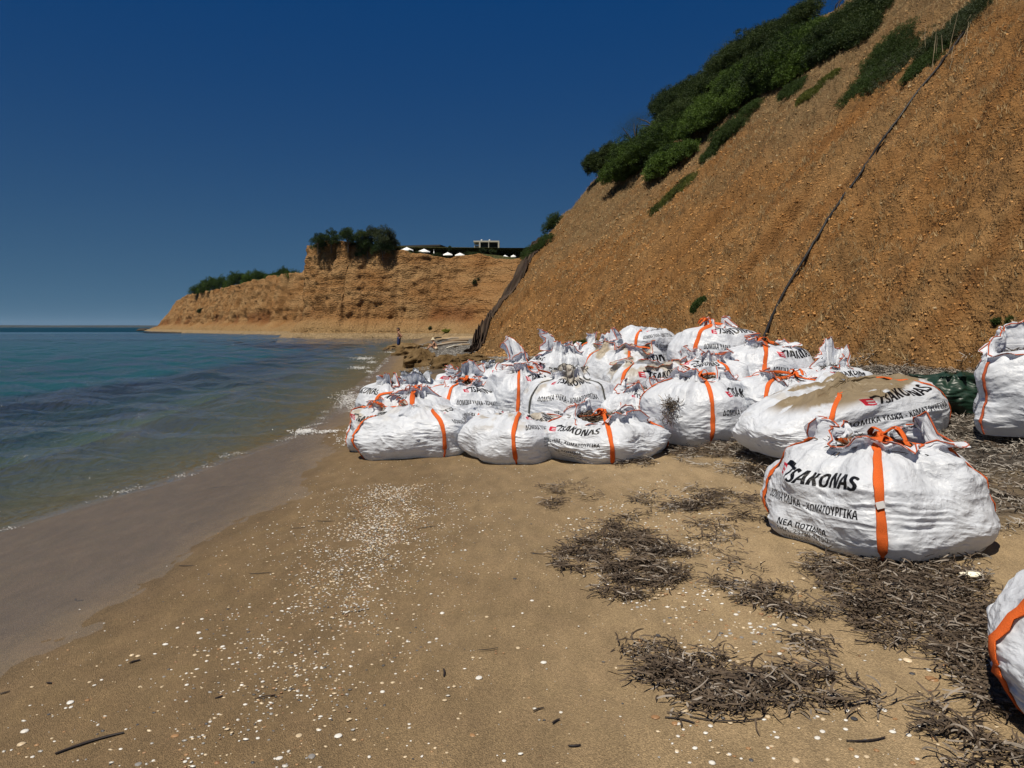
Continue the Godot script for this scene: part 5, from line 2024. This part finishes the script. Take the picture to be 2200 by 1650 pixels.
func build_litter() -> void:
	make_tufts()
	# [outline in the photograph, tufts per square metre, share kept by the noise, words]
	var patches := [
		[[[1190, 1190], [1250, 1150], [1330, 1112], [1380, 1120], [1400, 1160], [1490, 1195], [1510, 1215], [1440, 1255], [1380, 1295], [1320, 1292], [1270, 1240], [1200, 1220]], 1500, 0.14, "ring of dark seagrass litter in the middle of the sand"],
		[[[1425, 1092], [1490, 1045], [1560, 1062], [1645, 1070], [1560, 1092], [1480, 1100]], 900, 0.1, "small dark heap of seagrass litter left of the large open bag"],
		[[[1500, 1225], [1590, 1245], [1640, 1255], [1755, 1285], [1790, 1360], [1770, 1395], [1715, 1405], [1685, 1330], [1600, 1290], [1530, 1262]], 900, 0.1, "hooked streak of seagrass litter in front of the large open bag"],
		[[[1720, 1190], [1900, 1205], [2000, 1205], [2100, 1235], [2140, 1300], [2210, 1400], [2260, 1560], [2130, 1545], [2050, 1455], [2000, 1395], [1900, 1388], [1830, 1345], [1790, 1285]], 1150, -0.2, "broad mat of seagrass litter below the large open bag"],
		[[[1335, 1405], [1420, 1385], [1500, 1412], [1650, 1435], [1800, 1455], [1910, 1530], [1800, 1532], [1640, 1535], [1480, 1535], [1450, 1490], [1350, 1450]], 1150, -0.05, "nearest long streak of seagrass litter on the sand"],
		[[[1970, 1495], [2040, 1520], [2050, 1565], [2140, 1600], [2260, 1640], [2240, 1690], [2080, 1680], [1985, 1600]], 1000, 0.0, "seagrass litter in the lower right corner"],
		[[[1395, 965], [1600, 950], [1625, 980], [1560, 985], [1450, 982]], 600, 0.0, "seagrass litter at the foot of the holed bag"],
		[[[1310, 992], [1370, 984], [1410, 1000], [1330, 1010]], 500, 0.1, "small seagrass scrap in front of the flat open bag"],
		[[[1150, 1040], [1200, 1030], [1290, 1060], [1300, 1078], [1200, 1072]], 330, 0.25, "thin scatter of seagrass on the sand left of the middle"],
		[[[1165, 1085], [1195, 1075], [1225, 1088], [1215, 1100], [1175, 1098]], 700, 0.0, "tiny seagrass clump at the left end of the litter"],
		[[[1590, 1000], [1665, 1008], [1655, 1045], [1600, 1032]], 700, 0.0, "seagrass under the near end of the long lying bag"],
		[[[1470, 1140], [1560, 1095], [1650, 1085], [1660, 1140], [1560, 1175], [1500, 1190]], 380, 0.22, "loose strands of seagrass between the ring and the large open bag"],
		[[[1360, 1060], [1440, 1050], [1470, 1100], [1400, 1120], [1330, 1110]], 240, 0.25, "fine crumbs of seagrass above the ring"],
		[[[1540, 1180], [1640, 1185], [1660, 1240], [1560, 1235]], 300, 0.2, "loose seagrass right of the ring"],
	]
	for q in patches:
		var poly2 := ground_poly(q[0])
		var lo := poly2[0]
		var hi := poly2[0]
		for w in poly2:
			lo = lo.min(w)
			hi = hi.max(w)
		var n := int((hi.x - lo.x) * (hi.y - lo.y) * q[1])
		var xf := [[], []]
		var col := [[], []]
		for i in n:
			var w := Vector2(rng.randf_range(lo.x, hi.x), rng.randf_range(lo.y, hi.y))
			var j := w + Vector2(rng.randfn(), rng.randfn()) * 0.03
			if not Geometry2D.is_point_in_polygon(j, poly2):
				continue
			var ns := n_b.get_noise_2d(w.x * 2.2 + 20.0, w.y * 4.6)
			if ns < q[2] - 0.28 + rng.randf() * 0.25:
				continue
			var hgt := 0.035 * clampf(ns - q[2] + 0.3, 0.0, 1.0)
			var sc := rng.randf_range(0.055, 0.10)
			var k := rng.randi() % 2
			xf[k].append(Transform3D(Basis.from_euler(Vector3(rng.randfn() * 0.18, rng.randf() * TAU, rng.randfn() * 0.18)).scaled(Vector3.ONE * sc), Vector3(w.x, ground(w.x, -w.y) + 0.004 + rng.randf() * hgt, w.y)))
			col[k].append(weed_color())
		var t := thing("seagrass_litter", q[3], "seagrass", Vector3.ZERO, 0.0, "seagrass litter on the sand")
		t.set_meta("kind", "stuff")
		for k in 2:
			if xf[k].size():
				scatter("strands", weed_tufts[k], M.weed, xf[k], col[k], t)
	# the grey bank at the foot of the slope
	var xf := [[], [], []]
	var col := [[], [], []]
	var placed := 0
	while placed < 46000:
		var d := 2.0 + 22.0 * pow(rng.randf(), 1.2)
		var x := rng.randf_range(1.5, 13.5)
		placed += 1
		var t := hill_ut(x, d).y
		var pat := n_b.get_noise_2d(x * 1.7 + 4.0, d * 0.9 + 8.0)
		if t < -7.0 - 1.2 * pat + rng.randf() * 1.2 or t > 0.6 + pat:
			continue
		var y := land(x, d)
		var k := rng.randi() % 3
		var sc := rng.randf_range(0.06, 0.11) * (1.0 if d < 9.0 else 1.35)
		xf[k].append(Transform3D(Basis.from_euler(Vector3(rng.randfn() * 0.25, rng.randf() * TAU, rng.randfn() * 0.25)).scaled(Vector3.ONE * sc), Vector3(x, y + rng.randf() * 0.03, -d)))
		var c := weed_color()
		if rng.randf() < 0.62:
			c = mixc(Color(0.15, 0.13, 0.108), Color(0.34, 0.31, 0.27), rng.randf())
		col[k].append(c)
	for k in 3:
		scatter("seagrass_bank", weed_tufts[k], M.weed, xf[k], col[k])
	# single dark strands and twigs that lie alone on the sand
	var list := [[194, 1600, 115, -0.4, 0.012], [1400 * 0.5, 1120, 40, 0.1, 0.006], [915, 1135, 40, -0.3, 0.008], [400, 1216, 34, 0.1, 0.006], [953, 1447, 22, 1.4, 0.008], [1048, 1396, 44, -0.25, 0.005], [1157, 1527, 26, -0.4, 0.006], [1234, 1604, 26, 0.0, 0.009], [1195, 1552, 20, -0.6, 0.008], [560, 1232, 45, -0.1, 0.006], [570, 1500, 40, -0.3, 0.006], [640, 1135, 30, -0.2, 0.006], [470, 1048, 44, -0.15, 0.006], [1560, 1545, 150, 0.1, 0.007], [1460, 1550, 60, 0.3, 0.008], [1860, 1590, 90, -0.1, 0.008], [2020, 1190, 50, -0.5, 0.008], [1155, 1190, 30, 0.2, 0.006], [290, 1423, 18, -0.5, 0.010], [470, 1500, 14, -0.6, 0.008], [105, 1470, 14, 0.2, 0.009], [10, 1490, 16, -0.4, 0.007], [172, 1292, 14, 0.0, 0.006], [163, 1290, 9, 0.8, 0.005], [1770, 1170, 40, -0.1, 0.006], [1860, 1380, 40, 0.3, 0.008]]
	var words := ["long curved", "thin", "bent", "slender", "hooked upright", "straight", "short thick", "flat broad", "forked"]
	var k := 0
	for q in list:
		var c := spot(q[0], q[1])
		var l: float = q[2] / PXF * absf(c.z) * 1.05
		var pts := []
		var rad := []
		for i in 9:
			var f := i / 8.0 - 0.5
			var a: float = q[3]
			var bow := 0.09 * l * (1.0 - 4.0 * f * f) * (1.0 if k % 2 else -1.0)
			var x := c.x + cos(a) * f * l - sin(a) * bow
			var z := c.z + sin(a) * f * l * 1.6 + cos(a) * bow
			pts.append(Vector3(x, ground(x, -z) + 0.006, z))
			rad.append(q[4] * (0.5 + 0.5 * cos(f * 2.4)) * 0.6)
		var o := obj("twig", tube(pts, rad, 6, 0.45), mat(0.5, 0.4, false, lin(0.022, 0.016, 0.014)))
		tag(o, "%s dark strand lying alone on the sand, %s" % [words[k % words.size()], place_words(q[0], q[1])], "strand", "dark strands on the sand")
		k += 1
	# pale foam fragment
	var c := spot(2090, 1235, 0.03)
	var fr := obj("foam_fragment", stone_mesh(77, 5, 8, 0.5, 0.5), mat(0.8, 0.2, false, lin(0.80, 0.76, 0.60)))
	fr.position = c
	fr.scale = Vector3(0.055, 0.035, 0.035)
	tag(fr, "pale yellow lump of foam lying on the seagrass below the large open bag", "debris")

func place_words(px: float, py: float) -> String:
	var a := "far left" if px < 330 else ("left" if px < 700 else ("middle" if px < 1250 else ("right" if px < 1750 else "far right")))
	var b := "up by the bags" if py < 1100 else ("half way down" if py < 1330 else ("low" if py < 1500 else "at the bottom edge"))
	return "%s, %s" % [a, b]

func build_pebbles() -> void:
	var shapes := [stone_mesh(21, 6, 9, 0.14, 0.42), stone_mesh(22, 6, 9, 0.22, 0.5), stone_mesh(23, 6, 9, 0.18, 0.34)]
	var cheap := [stone_mesh(24, 3, 6, 0.2, 0.5), stone_mesh(25, 3, 6, 0.3, 0.45)]
	var tint := func() -> Array:
		var k := rng.randf()
		if k < 0.34:
			return [mixc(Color(0.46, 0.44, 0.40), Color(0.72, 0.70, 0.66), rng.randf()), "white"]
		if k < 0.62:
			return [mixc(Color(0.48, 0.38, 0.25), Color(0.62, 0.50, 0.34), rng.randf()), "cream"]
		if k < 0.80:
			return [mixc(Color(0.22, 0.11, 0.05), Color(0.34, 0.20, 0.09), rng.randf()), "brown"]
		if k < 0.92:
			return [mixc(Color(0.20, 0.19, 0.18), Color(0.33, 0.32, 0.30), rng.randf()), "grey"]
		return [mixc(Color(0.03, 0.03, 0.035), Color(0.08, 0.08, 0.085), rng.randf()), "dark"]
	# where they lie: the pale band along the wet line, the patch among the seagrass, thinly everywhere
	var xf := [[], []]
	var col := [[], []]
	var put := func(x: float, d: float, sz: float, c: Color) -> void:
		var k := rng.randi() % 2
		xf[k].append(Transform3D(Basis.from_euler(Vector3(rng.randfn() * 0.15, rng.randf() * TAU, rng.randfn() * 0.15)).scaled(Vector3(sz * rng.randf_range(0.8, 1.5), sz, sz)), Vector3(x, ground(x, d) + sz * 0.12, -d)))
		col[k].append(c)
	# band: centre line in the photograph
	var mid := [[860, 1030, 40], [850, 1060, 45], [840, 1100, 60], [815, 1140, 70], [790, 1190, 80], [755, 1240, 90], [720, 1300, 100], [680, 1360, 120], [640, 1430, 140], [590, 1500, 150], [540, 1570, 160], [480, 1640, 170], [430, 1700, 170]]
	for i in mid.size():
		var a := spot(mid[i][0], mid[i][1])
		mid[i] = [-a.z, a.x, mid[i][2] / PXF * -a.z]
	mid.sort_custom(func(a, b): return a[0] < b[0])
	var cen := []
	var wid := []
	for q in mid:
		cen.append([q[0], q[1]])
		wid.append([q[0], q[2]])
	for i in 11000:
		var d := lerpf(2.2, 7.3, pow(rng.randf(), 0.8))
		var x: float = lerp_table(cen, d) + rng.randfn() * lerp_table(wid, d) * (0.75 if rng.randf() < 0.6 else 1.7)
		var dense := smoothstep(3.6, 5.2, d) * smoothstep(7.4, 6.0, d)
		if rng.randf() > 0.42 + 0.5 * dense + 0.6 * n_b.get_noise_2d(x * 3.0, d * 2.0):
			continue
		put.call(x, d, (0.003 + 0.006 * pow(rng.randf(), 2.5)), tint.call()[0])
	var poly2 := ground_poly([[1180, 1130], [1420, 1030], [1560, 1080], [1560, 1200], [1700, 1330], [1640, 1420], [1480, 1400], [1380, 1330], [1250, 1240]])
	var lo := Vector2(1e9, 1e9)
	var hi := -lo
	for w in poly2:
		lo = lo.min(w)
		hi = hi.max(w)
	for i in 3600:
		var w := Vector2(rng.randf_range(lo.x, hi.x), rng.randf_range(lo.y, hi.y))
		if Geometry2D.is_point_in_polygon(w, poly2) and rng.randf() < 0.75 + n_b.get_noise_2d(w.x * 2.0, w.y * 2.0):
			put.call(w.x, -w.y, 0.003 + 0.008 * pow(rng.randf(), 2.0), tint.call()[0])
	for i in 4600:
		var d := lerpf(2.0, 9.0, rng.randf())
		var x := rng.randf_range(wetline(d) - 0.3, 3.2)
		put.call(x, d, 0.002 + 0.006 * pow(rng.randf(), 4.0), tint.call()[0])
	# grey shingle far off
	for i in 9000:
		var d := rng.randf_range(27.0, 75.0)
		var x := wetline(d) + rng.randf_range(0.4, 9.0)
		put.call(x, d, rng.randf_range(0.02, 0.05), mixc(Color(0.08, 0.075, 0.07), Color(0.32, 0.30, 0.27), rng.randf()))
	for k in 2:
		scatter("small_pebbles", cheap[k], M.pebble, xf[k], col[k])
	# the pebbles one can pick out, each its own thing
	var mats := {}
	var spots := [[1168, 1424, 13, "white"], [1029, 1457, 15, "white"], [727, 1582, 18, "white"], [642, 1582, 15, "cream"], [1113, 1393, 11, "cream"], [1205, 1531, 9, "white"], [822, 1487, 11, "white"], [844, 1467, 9, "cream"], [600, 1630, 14, "white"], [297, 1643, 14, "grey"], [376, 1582, 13, "brown"], [53, 1572, 14, "white"], [46, 1600, 14, "cream"], [151, 1510, 13, "white"], [355, 1385, 10, "white"], [427, 1360, 9, "white"], [1083, 1635, 10, "white"], [1015, 1581, 13, "brown"], [670, 1626, 16, "grey"], [1106, 1244, 9, "dark"], [950, 1318, 10, "white"], [1046, 1326, 9, "cream"], [938, 1373, 8, "white"], [1143, 1291, 9, "white"], [1540, 1522, 14, "dark"], [1408, 1542, 18, "brown"], [1450, 1555, 15, "brown"], [1470, 1527, 14, "cream"], [1590, 1522, 14, "white"], [1650, 1540, 13, "cream"], [1835, 1545, 15, "dark"], [1950, 1420, 16, "cream"], [2015, 1515, 15, "cream"], [1710, 1635, 16, "cream"], [1530, 1640, 16, "white"], [1614, 1634, 10, "dark"], [2002, 1460, 20, "brown"], [1995, 1440, 9, "white"], [1960, 1448, 10, "dark"], [2030, 1430, 12, "brown"]]
	while spots.size() < 290:
		var a := rng.randf()
		if a < 0.45:
			spots.append([rng.randf_range(60, 1000), rng.randf_range(1330, 1648), rng.randf_range(4.5, 9), ""])
		elif a < 0.8:
			spots.append([rng.randf_range(1330, 1760), rng.randf_range(1240, 1440), rng.randf_range(5, 11), ""])
		else:
			spots.append([rng.randf_range(1400, 2060), rng.randf_range(1520, 1648), rng.randf_range(6, 12), ""])
	for q in spots:
		var s := spot(q[0], q[1])
		if s.x < wetline(-s.z) + 0.05:
			continue
		var c: Array = tint.call()
		while q[3] != "" and c[1] != q[3]:
			c = tint.call()
		var key := "%s%d" % [c[1], rng.randi() % 3]
		if not mats.has(key):
			mats[key] = mat(0.42, 0.5, false, (c[0] as Color).linear_to_srgb())
		var o := obj("pebble", shapes[rng.randi() % 3], mats[key])
		var r: float = q[2] / PXF * s.length() * 0.5
		o.position = s + Vector3(0, r * 0.15, 0)
		o.scale = Vector3(r * rng.randf_range(0.95, 1.3), r * 0.8, r)
		o.rotation.y = rng.randf() * TAU
		tag(o, "%s rounded pebble lying on the sand, %s" % [c[1], place_words(q[0], q[1])], "pebble", "%s pebbles on the sand, %s" % [c[1], place_words(q[0], q[1])])
